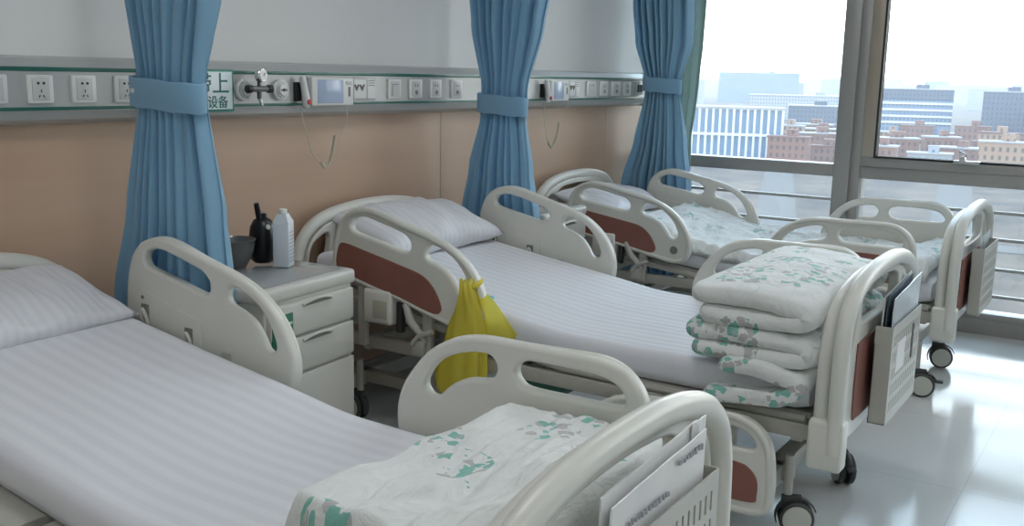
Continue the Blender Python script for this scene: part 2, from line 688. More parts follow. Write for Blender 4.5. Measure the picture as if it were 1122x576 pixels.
# curtain track on the ceiling for each cubicle curtain is out of frame
# ------------------------------------------------------------------ service rail on the wall
BF = .045   # face of the rail (y)


def belt():
    root = thing('wall_service_rail', 'long aluminium medical service rail with green strips on the wall', 'service rail', (0, 0, 0))
    bm = bmesh.new()
    prof = [(WALL_Y, 1.444), (.085, 1.444), (.062, 1.436), (.05, 1.418), (BF, 1.412), (BF, 1.276), (.05, 1.27), (.06, 1.25), (.085, 1.236), (WALL_Y, 1.23)]
    a = [bm.verts.new((-5, y, z)) for y, z in prof]
    b = [bm.verts.new((3.2, y, z)) for y, z in prof]
    for i in range(len(prof)):
        j = (i + 1) % len(prof)
        bm.faces.new((a[i], a[j], b[j], b[i]))
    bm.faces.new(a[::-1])
    bm.faces.new(b)
    bmesh.ops.recalc_face_normals(bm, faces=bm.faces)
    link('rail_body', bm, M_belt, root, angle=25)
    bx('green_strip', M_stripe, root, -5, 3.19, BF - .003, BF + .002, 1.3975, 1.4105, bev=.001)
    bx('green_strip', M_stripe, root, -5, 3.19, BF - .003, BF + .002, 1.2785, 1.2895, bev=.001)
    bx('end_cap', M_offw, root, 3.19, 3.205, BF - .004, WALL_Y, 1.232, 1.446, bev=.003)


belt()


def socket(X, label, kind='five', w=.086, z=1.3435):
    t = thing('wall_socket' if kind in ('five', 'two') else 'wall_switch', label,
              'socket' if kind in ('five', 'two') else 'switch', (X, BF, z), group='outlet plates on the service rail')
    h = w / 2
    bx('face_plate', M_white, t, -h, h, -.010, .002, -.043, .043, bev=.004)
    bx('insert', M_offw, t, -h * .66, h * .66, -.0125, -.008, -.034, .034, bev=.002)
    bm = bmesh.new()
    if kind == 'five':
        cyl(bm, (-.009, -.013, .018), (0, 1, 0), .0042, .002, 12)
        cyl(bm, (.009, -.013, .018), (0, 1, 0), .0042, .002, 12)
        box(bm, -.0014, .0014, -.0135, -.012, -.010, -.001)
        for s in (-1, 1):
            q = [(s * .005, -.0137, -.018), (s * .009, -.0137, -.024)]
            tube(bm, q, .0015, 6)
    elif kind == 'two':
        box(bm, -.012, -.006, -.0135, -.012, .010, .020)
        box(bm, .006, .012, -.0135, -.012, .010, .020)
        cyl(bm, (0, -.013, -.016), (0, 1, 0), .010, .0015, 16)
    else:
        box(bm, -.02, .02, -.0135, -.012, .018, .021)
        box(bm, -.021, -.019, -.0135, -.012, -.03, .018)
    link('openings', bm, M_dark if kind == 'five' else M_hole, t)
    return t


socket(-1.225, 'white five-hole wall socket at the far left end of the rail')
socket(-1.078, 'white five-hole wall socket, second from the left on the rail')
socket(-.929, 'white five-hole wall socket, third from the left on the rail')
socket(-.775, 'white five-hole wall socket just left of the nearest blue curtain')
socket(.608, 'white rocker switch plate right of the twin card panel on the rail', 'sw', .09)
socket(.758, 'white outlet plate, second right of the twin card panel', 'two', .094)
socket(.909, 'white outlet plate, third right of the twin card panel', 'two', .086)
socket(1.075, 'white outlet plate just left of the middle blue curtain', 'two', .088)
socket(2.43, 'white switch plate, first past the far bed card panel', 'sw', .115)
socket(2.59, 'white outlet plate, second past the far bed card panel', 'two', .10)
socket(2.75, 'white outlet plate, third past the far bed card panel', 'two', .11)
socket(2.90, 'white outlet plate left of the black jack on the rail', 'two', .10)
t = thing('network_jack', 'small black jack at the window end of the service rail', 'socket', (3.09, BF, 1.345))
bx('face_plate', M_offw, t, -.055, .05, -.006, .001, -.04, .04, bev=.002)
bx('jack_port', M_dark, t, -.035, -.002, -.010, -.004, -.024, .024, bev=.002)
bx('jack_port', M_dark, t, .006, .035, -.010, -.004, -.024, .024, bev=.002)


def sign():
    t = thing('wall_sign', 'white sign with green border and dark Chinese lettering behind the nearest curtain', 'sign', (-.52, BF, 1.338))
    bx('board', mat('sign_green', (.03, .22, .17), .35), t, -.205, .205, -.008, 0, -.076, .076, bev=.003)
    bx('white_face', mat('sign_white', (.72, .80, .83), .3), t, -.196, .196, -.0095, -.006, -.067, .067, bev=.001)
    for txt, size, x, z in (('\u5e26\u4e0a', .080, .022, -.004), ('\u7528\u8bbe\u5907', .047, .033, -.058)):
        try:
            cu = bpy.data.curves.new('txt', 'FONT')
            cu.body = txt
            cu.size = size
            cu.extrude = .0006
            cu.offset = .0006
            o = bpy.data.objects.new('txt', cu)
            C.objects.link(o)
            dg = bpy.context.evaluated_depsgraph_get()
            dg.update()
            me = bpy.data.meshes.new_from_object(o.evaluated_get(dg))
            bpy.data.objects.remove(o)
            me.materials.clear()
            for v in me.vertices:
                a, b, c = v.co
                v.co = (x + a, -.0101 - c, z + b)
            link_me('lettering', me, mat('sign_ink', (.03, .17, .14), .5), t, smooth=False)
        except Exception as e:
            print('text failed', e)


sign()


def gas_outlet(X, label, regulator=False):
    t = thing('gas_outlet', label, 'gas outlet', (X, BF, 1.34))
    cy('outer_ring', M_white, t, (0, -.008, 0), (0, 1, 0), .040, .022, bev=.004, seg=36)
    cy('inner_ring', M_belt, t, (0, -.021, 0), (0, 1, 0), .030, .008, bev=.002, seg=32)
    cy('valve_face', M_white, t, (0, -.026, 0), (0, 1, 0), .022, .010, bev=.002, seg=28)
    if not regulator:
        cy('valve_hole', M_dark, t, (0, -.0315, 0), (0, 1, 0), .006, .003, seg=16)
        bx('pin_slot', M_dark, t, -.016, -.010, -.033, -.030, -.003, .003)
        bx('pin_slot', M_dark, t, .010, .016, -.033, -.030, -.003, .003)
    else:
        r = thing('oxygen_regulator', 'oxygen regulator with round gauge and black knobs plugged into the rail', 'regulator', (X + .035, BF - .03, 1.345))
        bm = cyl(bmesh.new(), (-.02, .0, 0), (0, 1, 0), .011, .04, 16)
        cyl(bm, (0, -.025, 0), (1, 0, 0), .011, .085, 16)
        cyl(bm, (0, -.025, -.012), (0, 0, 1), .009, .05, 16)
        cyl(bm, (0, -.025, .022), (0, 0, 1), .007, .03, 12)
        link('valve_body', bm, mat('dark_valve_metal', (.16, .165, .16), .35, .6), r)
        for x in (-.05, .052):
            cy('knob', M_black, r, (x, -.025, 0), (1, 0, 0), .015, .026, bev=.004, seg=18)
        tb('outlet_nozzle', M_chrome, r, [(0, -.025, -.03), (.003, -.03, -.05), (.006, -.035, -.065)], [.008, .006, .005])
        g = cy('gauge', M_chrome, r, (.005, -.03, .05), (.15, -1, .05), .026, .022, bev=.003, seg=30)
        cy('dial_face', M_white, g, (.0067, -.0412, .0507), (.15, -1, .05), .021, .004, seg=28)
        tb('needle', M_dark, g, [(.007, -.0445, .047), (.012, -.0445, .058)], .0012, seg=6)


gas_outlet(-.27, 'round white gas outlet holding the oxygen regulator', True)
gas_outlet(-.085, 'round white gas outlet with bare centre left of the nurse call unit')


def call_unit(X0, w, where, cordpts, z=1.333):
    t = thing('nurse_call_intercom', 'white nurse call intercom with pale screen on the rail %s' % where, 'intercom', (X0, BF, z))
    bx('housing', M_white, t, 0, w, -.03, .0, -.057, .057, bev=.008)
    m_scr = mat('lcd_film', (.42, .50, .66), .15)
    bx('screen', m_scr, t, .03, w - .065, -.032, -.028, -.046, .048, bev=.002)
    bx('speaker_grille', M_hole, t, w - .035, w - .022, -.0315, -.028, -.02, .02, bev=.002)
    bx('call_button', M_offw, t, w - .05, w - .015, -.033, -.028, .028, .044, bev=.002)
    # handset hanging on the left of it
    h = thing('call_handset', 'white nurse call handset with red button %s' % where, 'call button', (X0 - .04, BF - .012, z - .003))
    bx('holder', M_black, h, -.037, -.004, -.004, .010, -.035, .04, bev=.003)
    bm = bmesh.new()
    tube(bm, [(-.012, -.016, .062), (-.012, -.020, .045), (-.005, -.022, 0), (.002, -.022, -.04), (.004, -.020, -.058)], [.011, .014, .015, .018, .012], 12)
    bmesh.ops.recalc_face_normals(bm, faces=bm.faces)
    link('grip', bm, M_white, h)
    cy('red_button', M_red_btn, h, (.002, -.039, -.036), (0, 1, 0), .0105, .008, bev=.002, seg=18)
    q = smooth_loop([(a - (X0 - .04), b, c - (z - .003)) for a, b, c in cordpts[0]], 6, False)
    tb('cord', M_cord, h, q, .0022, seg=6)
    # coiled, thicker length of the cord
    q2 = smooth_loop([(a - (X0 - .04), b, c - (z - .003)) for a, b, c in cordpts[1]], 8, False)
    coil = []
    L = len(q2)
    for i in range(L * 10):
        f = i / 10
        k = min(int(f), L - 2)
        u = min(f - k, 1)
        p = Vector(q2[k]).lerp(Vector(q2[k + 1]), u)
        tt = (Vector(q2[k + 1]) - Vector(q2[k]))
        s, uu = frame_basis(tt, Vector((0, 1, 0)))
        a = i * 1.1
        coil.append(p + s * .0055 * math.cos(a) + uu * .0055 * math.sin(a))
    tb('coiled_cord', M_cord, h, coil, .0023, seg=5)


yc = BF - .035
call_unit(.069, .246, 'by the middle bed', (
    [(.03, yc, 1.272), (.045, yc, 1.22), (.07, yc, 1.15), (.09, yc, 1.09), (.125, yc, 1.055), (.145, yc, 1.045)],
    [(.145, yc, 1.045), (.165, yc, 1.026), (.195, yc, 1.045), (.215, yc, 1.10), (.228, yc, 1.15)]))
call_unit(1.93, .20, 'by the far bed', (
    [(1.90, yc, 1.272), (1.905, yc, 1.20), (1.915, yc, 1.14), (1.94, yc, 1.07), (1.96, yc, 1.045)],
    [(1.96, yc, 1.045), (2.0, yc, 1.02), (2.04, yc, 1.06), (2.07, yc, 1.15)]))
for X, top, hx, gx in ((0, (.264, 1.277), .228, 'thin cream cord hanging from the nurse call unit by the middle bed'), (1, (2.09, 1.277), 2.07, 'thin cream cord hanging from the nurse call unit by the far bed')):
    q = smooth_loop([(top[0], yc, top[1]), (top[0] + .001, yc, 1.22), (hx + .015, yc, 1.17), (hx, yc, 1.15)], 6, False)
    bm = tube(bmesh.new(), [(a, b, c) for a, b, c in q], .0018, 6)
    bmesh.ops.recalc_face_normals(bm, faces=bm.faces)
    tag(link('hanging_cord', bm, M_cord), gx, 'cord')


def card_panel(X, w, label):
    t = thing('twin_card_panel', label, 'panel', (X, BF, 1.343))
    bx('back_plate', M_offw, t, 0, w, -.012, 0, -.045, .045, bev=.004)
    bx('switch_block', M_white, t, .008, w * .54, -.018, -.010, -.040, .040, bev=.003)
    for k in range(2):
        bm = bmesh.new()
        x = .022 + k * w * .22
        tube(bm, [(x - .012, -.020, .018), (x, -.020, .0), (x, -.020, -.006)], .004, 6)
        tube(bm, [(x + .012, -.020, .018), (x, -.020, .0)], .004, 6)
        link('rocker', bm, M_hole, t)
    c = bx('paper_label', mat('label_white', (.8, .8, .78), .5), t, w * .62, w * .95, -.0155, -.011, -.041, .042, bev=.001)
    bm = bmesh.new()
    for k in range(3):
        box(bm, w * .66, w * .91, -.0162, -.0150, .034 - k * .010, .037 - k * .010)
    link('printed_lines', bm, M_hole, c)


card_panel(.322, .156, 'white panel with rockers and printed label by the middle bed')
card_panel(2.145, .135, 'white panel with rockers and printed label by the far bed')

# ------------------------------------------------------------------ beds
HR_OUT = [(.163, .66), (.166, .72), (.178, .785), (.203, .845), (.25, .888), (.32, .908), (.40, .901), (.52, .871), (.62, .846), (.70, .820),
          (.77, .785), (.835, .730), (.876, .668), (.895, .61), (.893, .555), (.872, .515), (.83, .500), (.76, .508), (.60, .545), (.45, .580), (.30, .615), (.20, .636), (.17, .645)]
HR_H1 = [(.262, .838), (.280, .862), (.325, .873), (.380, .865), (.50, .835), (.535, .820), (.556, .795), (.550, .769), (.520, .762), (.42, .783), (.32, .803), (.275, .815)]
HR_H2 = [(.624, .765), (.633, .790), (.655, .800), (.700, .788), (.755, .758), (.797, .713), (.821, .665), (.822, .640), (.803, .627), (.780, .637),
         (.760, .668), (.728, .705), (.682, .729), (.638, .744)]
HR_PAN = [(.190, .70), (.205, .752), (.235, .764), (.35, .742), (.50, .711), (.61, .685), (.665, .645), (.698, .590), (.700, .558), (.665, .546), (.55, .571), (.35, .618), (.22, .650), (.194, .664)]
HR_REC = [(.180, .660), (.247, .738), (.36, .712), (.514, .676), (.516, .580), (.36, .61)]
FR_OUT = [(1.262, .53), (1.264, .575), (1.277, .618), (1.308, .668), (1.358, .725), (1.410, .760), (1.463, .780), (1.525, .791), (1.60, .794), (1.75, .794),
          (1.845, .793), (1.89, .785), (1.925, .767), (1.953, .738), (1.970, .70), (1.980, .63), (1.982, .56), (1.972, .505), (1.93, .485), (1.80, .482), (1.50, .482), (1.31, .483), (1.272, .495)]
FR_HL = [(1.354, .650), (1.373, .684), (1.405, .714), (1.456, .738), (1.513, .751), (1.549, .750), (1.568, .734), (1.571, .714), (1.559, .695), (1.530, .686),
         (1.490, .680), (1.450, .663), (1.418, .638), (1.397, .618), (1.374, .616), (1.357, .629)]
FR_HR = [(1.626, .722), (1.634, .742), (1.658, .754), (1.70, .757), (1.80, .756), (1.85, .752), (1.884, .744), (1.908, .726), (1.917, .705), (1.905, .692), (1.865, .689), (1.75, .688), (1.665, .689), (1.637, .700)]
FR_PAN = [(1.35, .53), (1.37, .575), (1.42, .610), (1.48, .632), (1.56, .645), (1.70, .648), (1.86, .646), (1.905, .632), (1.930, .60), (1.932, .55), (1.918, .525), (1.80, .521), (1.55, .521), (1.38, .521)]
FB_HALF = [(0, .868), (.10, .866), (.17, .860), (.25, .849), (.33, .829), (.385, .803), (.425, .770), (.450, .73), (.465, .67), (.470, .60), (.472, .50), (.473, .40)]
W = .995


def side_rail(bed, which, x, inward, name, dz=0.0, rot=0.0, hinges=True, disc=True):
    """side rail plate; inward = +1 when the mattress is towards +x"""
    head = which == 'head'
    loops = [HR_OUT, HR_H1, HR_H2] if head else [FR_OUT, FR_HL, FR_HR]
    me = plate(loops, .034, .011, 'yz', 0)
    rail = link_me(name, me, M_plastic, bed, angle=50)
    # raised tubular rim on the outer side
    ext = -inward
    rim = smooth_loop((HR_OUT if head else FR_OUT), 3)
    cx = sum(p[0] for p in rim) / len(rim)
    cz = sum(p[1] for p in rim) / len(rim)
    pts = []
    for a, b in rim:
        d = Vector((cx - a, cz - b))
        d.normalize()
        pts.append((ext * .010, -(a + d.x * .014), b + d.y * .014))
    rm = tb('rail_rim', M_plastic, rail, pts, .013, closed=True, seg=10)
    # red-brown panel on the outer face
    pan = plate([HR_PAN if head else FR_PAN], .006, .002, 'yz', ext * .0185)
    link_me('red_panel', pan, M_red, rail)
    if disc and head:
        cy('angle_dial', M_hole, rail, (ext * .018, -.805, .565), (1, 0, 0), .021, .006, seg=24)
    if head:
        # hinge cover and its two hooks on the inner face
        s = inward
        link_me('hinge_cover', plate([HR_REC], .006, .002, 'yz', s * .0185, sub=0), M_plastic, rail)
        for yy, zz in ((.262, .672), (.462, .627)):
            bm = bmesh.new()
            box(bm, min(s * .019, s * .024), max(s * .019, s * .024), -yy - .018, -yy + .018, zz - .03, zz + .022, .003)
            link('hook_recess', bm, M_hole, rail)
            q = smooth_loop([(s * .024, -yy + .008, zz - .04), (s * .030, -yy + .009, zz - .01), (s * .032, -yy, zz + .008), (s * .030, -yy - .012, zz - .012), (s * .024, -yy - .013, zz - .04)], 4, False)
            tb('hook', M_plastic, rail, q, .0055, seg=8)
        cy('screw', M_hole, rail, (s * .022, -.253, .715), (1, 0, 0), .006, .004, seg=14)
    M = Matrix.Rotation(rot, 4, 'X')
    p = Vector((0, -.9, .55))
    rail.location = Vector((x, 0, dz)) + p - (M @ p)
    rail.rotation_euler = (rot, 0, 0)
    return rail


def end_board(bed, y, name, out):
    """arched head or foot board in the x-z plane; out = direction (+1/-1 y) of its outer face"""
    cx = .475
    arch = [(cx - x, z - .022) for x, z in reversed(FB_HALF)] + [(cx + x, z - .022) for x, z in FB_HALF[1:]]
    arch = smooth_loop(arch, 3, False)
    inner = [(cx + (x - cx) * .93, z - .02) for x, z in arch]
    bot = [(.93, .33), (.70, .32), (.25, .32), (.02, .33)]
    outer = inner + bot[0:]
    holeC = [(.235, .70), (.235, .755), (.26, .775), (.33, .788), (.475, .795), (.62, .788), (.69, .775), (.715, .755), (.715, .70), (.66, .68), (.475, .676), (.29, .68)]
    holeL = [(.060, .56), (.062, .65), (.085, .71), (.125, .735), (.165, .752), (.185, .74), (.187, .70), (.165, .63), (.125, .57), (.085, .545)]
    holeR = [(.95 - a, b) for a, b in holeL]
    loops = [outer]
    cu = plate([outer[::1], smooth_loop(holeC, 4), smooth_loop(holeL, 4), smooth_loop(holeR, 4)], .036, .008, 'xz', 0, sub=0)
    b = link_me(name, cu, M_plastic, bed, angle=50)
    b.location = (0, y, 0)
    oy = out * .022 if name == 'footboard' else 0.0
    pts = [(x, oy, z) for x, z in arch]
    pts = [(pts[0][0], oy, .33)] + pts + [(pts[-1][0], oy, .33)]
    tb('arch_rail', M_plastic, b, pts, .027, ry=.024, seg=14)
    pts = [(cx + (x - cx) * .955, -out * .028, z - .035) for x, z in arch if z > .42]
    if name == 'footboard':
        tb('inner_bumper', M_plastic, b, pts, .017, ry=.022, seg=12)
    pan = [(.20, .40), (.20, .60), (.235, .625), (.475, .632), (.715, .625), (.75, .60), (.75, .40), (.70, .375), (.475, .37), (.25, .375)]
    link_me('red_panel', plate([pan], .006, .002, 'xz', out * .021), M_red, b)
    for x in (.02, .93):
        bm = box(bmesh.new(), x - .035, x + .035, -.05, .055, .275, .43, .012, 3)
        link('corner_cover', bm, M_plastic, b)
    return b


def caster(bed, x, y, swivel, brake=True, stem=.26):
    t = bpy.data.objects.new('caster', None)
    C.objects.link(t)
    t.parent = bed
    t.location = (x, y, 0)
    t.rotation_euler = (0, 0, swivel)
    # wheel lies offset from the stem
    cy('stem', M_plastic2, t, (0, 0, .13 + (stem - .13) / 2), (0, 0, 1), .014, stem - .13, seg=16)
    for s in (-1, 1):
        w = cy('wheel', M_rubber, t, (.03, s * .019, .055), (0, 1, 0), .055, .022, bev=.005, seg=36)
        cy('hub_disc', M_disc, w, (.03, s * .031, .055), (0, 1, 0), .045, .004, bev=.001, seg=32)
    bm = bmesh.new()
    # fork / hood
    rows = []
    for k in range(13):
        a = R(200 - k * 15)
        rows.append([bm.verts.new((.03 + .062 * math.cos(a), s * .012, .055 + .062 * math.sin(a))) for s in (-1, 1)])
    for a, b in zip(rows, rows[1:]):
        bm.faces.new((a[0], a[1], b[1], b[0]))
    box(bm, -.018, .045, -.011, .011, .06, .128, .005)
    h = link('fork', bm, M_rubber, t)
    h.modifiers.new('thick', 'SOLIDIFY').thickness = .004
    if brake:
        bm = bmesh.new()
        box(bm, .07, .118, -.016, .016, .072, .082, .003)
        box(bm, .06, .08, -.007, .007, .06, .10, .003)
        link('brake_pedal', bm, M_rubber, t)
    return t


def mattress_profile(kind):
    if kind == 3:
        return [(.02, .665), (.25, .635), (.6, .585), (.95, .545), (1.15, .532), (1.5, .53), (2.03, .53)]
    return [(.02, .700), (.25, .668), (.6, .615), (.95, .568), (1.15, .538), (1.5, .53), (2.03, .53)]


def prof_z(kind, y):
    p = mattress_profile(kind)
    if y <= p[0][0]:
        return p[0][1]
    for a, b in zip(p, p[1:]):
        if y <= b[0]:
            t = (y - a[0]) / (b[0] - a[0])
            return a[1] + (b[1] - a[1]) * t
    return p[-1][1]


def mattress(bed, kind, seed):
    th = .105
    bm = bmesh.new()
    nx, ny = 40, 90
    x0, x1, y0, y1 = (.185 if kind == 1 else .045), .945, .02, 2.045
    rc = .035
    prev = None
    sec = []
    # cross-section loop in x-z with rounded corners
    for i in range(nx + 1):
        sec.append((x0 + (x1 - x0) * i / nx, 1))
    rings = []
    for j in range(ny + 1):
        y = y0 + (y1 - y0) * j / ny
        zt = sum(prof_z(kind, y + d) for d in (-.06, -.03, 0, .03, .06)) / 5
        endk = min(j, ny - j) / 2.0
        pinch = 1 - max(0, 1 - endk) * .25
        ring = []
        def rz(x, z):
            n = .004 * noise.noise((x * 3 + seed, y * 2.2, 0)) + .0022 * noise.noise((x * 9, y * 3 + seed, 3))
            return n
        xs = [x0 + rc * (1 - math.cos(R(a))) for a in (0, 22, 45, 67, 90)]
        zz = [rc * (1 - math.sin(R(a))) for a in (0, 22, 45, 67, 90)]
        top = [(a, zt - b) for a, b in zip(xs, zz)]
        m = 30
        for k in range(1, m):
            x = x0 + rc + (x1 - x0 - 2 * rc) * k / m
            top.append((x, zt))
        top += [(x0 + x1 - a, zt - b) for a, b in reversed(list(zip(xs, zz)))]
        botm = [(x1, zt - th + rc), (x1 - .01, zt - th + .008), (x1 - rc, zt - th), ((x0 + x1) / 2, zt - th), (x0 + rc, zt - th), (x0 + .01, zt - th + .008), (x0, zt - th + rc)]
        lp = top + botm
        for k, (x, z) in enumerate(lp):
            zc = zt - th / 2
            if k < len(top):
                z += rz(x, z)
                # the sheet is drawn taut and dips a little along the middle
                z -= .008 * math.sin(math.pi * (x - x0) / (x1 - x0)) * math.sin(math.pi * min(1, y / 2.0))
            z = zc + (z - zc) * pinch
            ring.append(bm.verts.new((x, -y, z)))
        rings.append(ring)
    n = len(rings[0])
    for a, b in zip(rings, rings[1:]):
        for k in range(n):
            bm.faces.new((a[k], a[(k + 1) % n], b[(k + 1) % n], b[k]))
    bm.faces.new(rings[0])
    bm.faces.new(rings[-1][::-1])
    bmesh.ops.recalc_face_normals(bm, faces=bm.faces)
    return link('mattress', bm, M_sheet, bed, angle=60)


def deck(bed, kind):
    """bed platform, side frames, lifting gear and base"""
    bm = bmesh.new()
    segs = [(.03, .93), (.96, 1.30), (1.33, 2.05)]
    for a, b in segs:
        za, zb = prof_z(kind, a) - .108, prof_z(kind, b) - .108
        v = [(x, -y, z + d) for x in (.06, .93) for y, z in ((a, za), (b, zb)) for d in (-.018, 0)]
        vs = [bm.verts.new(p) for p in v]
        for f in ((0, 1, 3, 2), (4, 6, 7, 5), (0, 4, 5, 1), (2, 3, 7, 6), (0, 2, 6, 4), (1, 5, 7, 3)):
            bm.faces.new([vs[i] for i in f])
    bmesh.ops.recalc_face_normals(bm, faces=bm.faces)
    link('bed_deck', bm, M_plastic2, bed)
    for x in (.045, .945):
        pts = [(x, -.05, .37), (x, -2.07, .37)]
        bm = box(bmesh.new(), x - .018, x + .018, -2.09, .03, .345, .395, .006)
        link('side_frame', bm, M_frame, bed)
        # rounded edge rail that keeps the mattress in place
        q = [(x, -y, prof_z(kind, y) - .122) for y in (.95, 1.1, 1.2, 1.4, 1.7, 2.04)]
        tb('edge_rail', M_frame, bed, q, .014, seg=8)
        # lifted back-section frame
        q = [(x, -y, prof_z(kind, y) - .135) for y in (.05, .3, .6, .93)]
        tb('back_frame', M_frame, bed, q, .016, seg=8)
    for y in (-.30, -1.0, -1.55, -2.02):
        bx('cross_member', M_frame, bed, .03, .96, y - .018, y + .018, .335, .385, bev=.004)
    # rail brackets
    for y, z in ((-.30, .40), (-.62, .40), (-1.42, .42), (-1.82, .42)):
        for x in (-.002, .974):
            zt = .60 if y > -1 else .52
            if kind != 3 and y < -1 and x < .5 and bed.get('low'):
                zt = .30
                bx('rail_bracket', M_plastic2, bed, x, x + .022, y - .02, y + .02, .20, .37, bev=.004)
            else:
                bx('rail_bracket', M_plastic2, bed, x, x + .022, y - .02, y + .02, z - .04, zt, bev=.004)
    # lifting gear and base
    for x in (.17, .80):
        bx('base_beam', M_frame, bed, x - .025, x + .025, -1.98, -.10, .15, .20, bev=.006)
    for y in (-.16, -1.92):
        bx('base_cross_beam', M_frame, bed, .06, .92, y - .03, y + .03, .14, .20, bev=.006)
    for y in (-.52, -1.55):
        for x in (.17, .80):
            bx('lift_post', M_frame, bed, x - .028, x + .028, y - .028, y + .028, .19, .36, bev=.005)
        bx('lift_cross_beam', M_frame, bed, .14, .83, y - .02, y + .02, .22, .27, bev=.004)
    tb('crank_shaft', M_chrome, bed, [(.38, -.55, .29), (.38, -2.08, .29)], .010, seg=10)
    tb('crank_shaft', M_chrome, bed, [(.60, -.9, .29), (.60, -2.08, .29)], .010, seg=10)


def rail_gear(bed, x=-.005):
    """motor box and locking lever hanging under the near head rail"""
    bm = box(bmesh.new(), x - .030, x + .045, -.47, -.33, .465, .60, .016, 3)
    g = link('motor_box', bm, M_plastic, bed)
    bx('box_label', mat('box_label_grey', (.45, .44, .36), .5), g, x - .0325, x - .028, -.455, -.385, .49, .56, bev=.001)
    bx('gear_slot', M_dark, bed, x - .005, x + .02, -.505, -.48, .44, .56, bev=.003)
    bm = bmesh.new()
    tube(bm, [(x - .01, -.53, .56), (x - .02, -.56, .50), (x - .015, -.60, .46), (x, -.62, .42)], [.014, .016, .014, .01], 10)
    tube(bm, [(x - .015, -.565, .41), (x - .018, -.60, .45), (x - .012, -.66, .47)], .010, 8)
    box(bm, x - .015, x + .015, -.62, -.56, .37, .43, .005)
    bmesh.ops.recalc_face_normals(bm, faces=bm.faces)
    link('lock_lever', bm, M_plastic2, bed)


def make_bed(kind, X0, label, near, cast):
    bed = thing('hospital_bed', label, 'hospital bed', (X0, 0, 0), group=None)
    if kind == 2:
        bed['low'] = 1
    mattress(bed, kind, kind * 7.1)
    deck(bed, kind)
    dz, rot = {1: (0, 0), 2: (.0, 0), 3: (-.012, R(-3.2))}[kind]
    if near:
        side_rail(bed, 'head', -.004, 1, 'side_rail', dz if kind != 2 else -.002, rot)
        rail_gear(bed)
        side_rail(bed, 'foot', -.022 if kind == 2 else -.004, 1, 'side_rail', -.39 if kind == 2 else -.006)
    side_rail(bed, 'head', W, -1, 'side_rail', dz, rot)
    side_rail(bed, 'foot', W, -1, 'side_rail', -.004 if kind > 1 else 0)
    end_board(bed, .055, 'headboard', 1)
    fb = end_board(bed, -2.118 - (.035 if kind == 1 else 0), 'footboard', -1)
    if kind == 1:
        fb.location.x = .010
        fb.scale.x = .952
    for x, y, sw, br in cast:
        caster(bed, x, y, sw, br)
    if 'low' in bed:
        del bed['low']
    return bed


b1 = make_bed(1, -1.938, 'white bed nearest the camera with grey sheet and flat printed quilt', False,
              [(.60, -2.02, R(200), False)])
b2 = make_bed(2, 0.0, 'middle hospital bed with a folded quilt stack and yellow bag', True,
              [(.105, -1.985, R(-65), False), (.645, -2.01, R(215), True), (.10, -.2, R(80), False), (.65, -.2, R(110), False)])
b3 = make_bed(3, 1.848, 'far hospital bed beside the window with a spread printed quilt', True,
              [(.02, -2.02, R(-80), True), (.585, -2.0, R(-75), False), (.10, -.2, R(80), False)])
# green box fixed under the middle bed
g = bx('control_box', M_green, b2, .12, .22, -1.14, -.90, .275, .335, bev=.008, label='dark green box under the bed frame')

# ------------------------------------------------------------------ pillows
def put_pillow(X0, x, y, z, w, d, h, tilt, rz, label, seed):
    o = link('pillow', cushion(w, d, h, seed=seed, wr=.024), M_pillow, None, angle=None)
    o.location = (X0 + x, y, z)
    o.rotation_euler = (tilt, R(0), rz)
    tag(o, label, 'pillow')
    return o


put_pillow(-1.938, .53, -.125, .728, .80, .38, .12, R(17), R(3), 'white striped pillow propped on the bed nearest the camera', 1)
put_pillow(0, .56, -.14, .755, .76, .40, .15, R(17), R(-3), 'plump white striped pillow on the middle bed', 5)
put_pillow(1.848, .52, -.15, .705, .72, .40, .13, R(14), R(2), 'white pillow half covered at the head of the far bed', 9)


# ------------------------------------------------------------------ quilts
def quilt_flat(X0, x0, x1, y0, y1, zf, th, m, label, seed, name='folded_quilt', wr=.02, nx=70, ny=50, skew=0.0, edge=.5, drape=None):
    bm = bmesh.new()
    g = {}
    for s in (1, 0):
        for i in range(nx + 1):
            for j in range(ny + 1):
                u, v = i / nx, j / ny
                if s == 0 and (i in (0, nx) or j in (0, ny)):
                    g[s, i, j] = g[1, i, j]
                    continue
                y = y0 + (y1 - y0) * v + skew * (u - .5)
                x = x0 + (x1 - x0) * u
                x += .012 * noise.noise((seed, y * 7, 1))
                y += .012 * noise.noise((x * 7, seed, 2))
                e = min(1, min(u, 1 - u) * nx / 5) * min(1, min(v, 1 - v) * ny / 5)
                e = math.sqrt(max(0, 1 - (1 - e) ** 2))
                base = zf(x, y) + .008
                if drape:
                    base += drape(x, y)
                t = th(x, y) if callable(th) else th
                z = base + t * .5 + (t * .5 * e if s else -t * .5 * e)
                if s:
                    f1 = noise.noise((x * 2.6 + seed, y * 7.5, 0))
                    f2 = noise.noise((x * 7 + seed, y * 19 + 2.5 * f1, 4))
                    f3 = abs(noise.noise((x * 4.5, y * 12 + f1 * 2, seed))) + .45 * abs(noise.noise((x * 9 + y * 4, y * 21 - x * 5, seed + 3)))
                    z += wr * e * (f1 * .8 + f2 * .35 - f3 * .7 + .25)
                g[s, i, j] = bm.verts.new((x, -y, z))
    for s in (1, 0):
        for i in range(nx):
            for j in range(ny):
                q = [g[s, i, j], g[s, i, j + 1], g[s, i + 1, j + 1], g[s, i + 1, j]]
                bm.faces.new(q if s else q[::-1])
    bmesh.ops.recalc_face_normals(bm, faces=bm.faces)
    o = link(name, bm, m, None, angle=None, loc=(X0, 0, 0))
    return tag(o, label, 'quilt')


quilt_flat(-1.938, .225, .966, 1.625, 2.05, lambda x, y: .532, lambda x, y: .128 + .012 * math.sin(x * 4), M_quilt1,
           'wrinkled green-printed quilt lying flat at the foot of the nearest bed', 3.3, wr=.024, nx=150, ny=90)
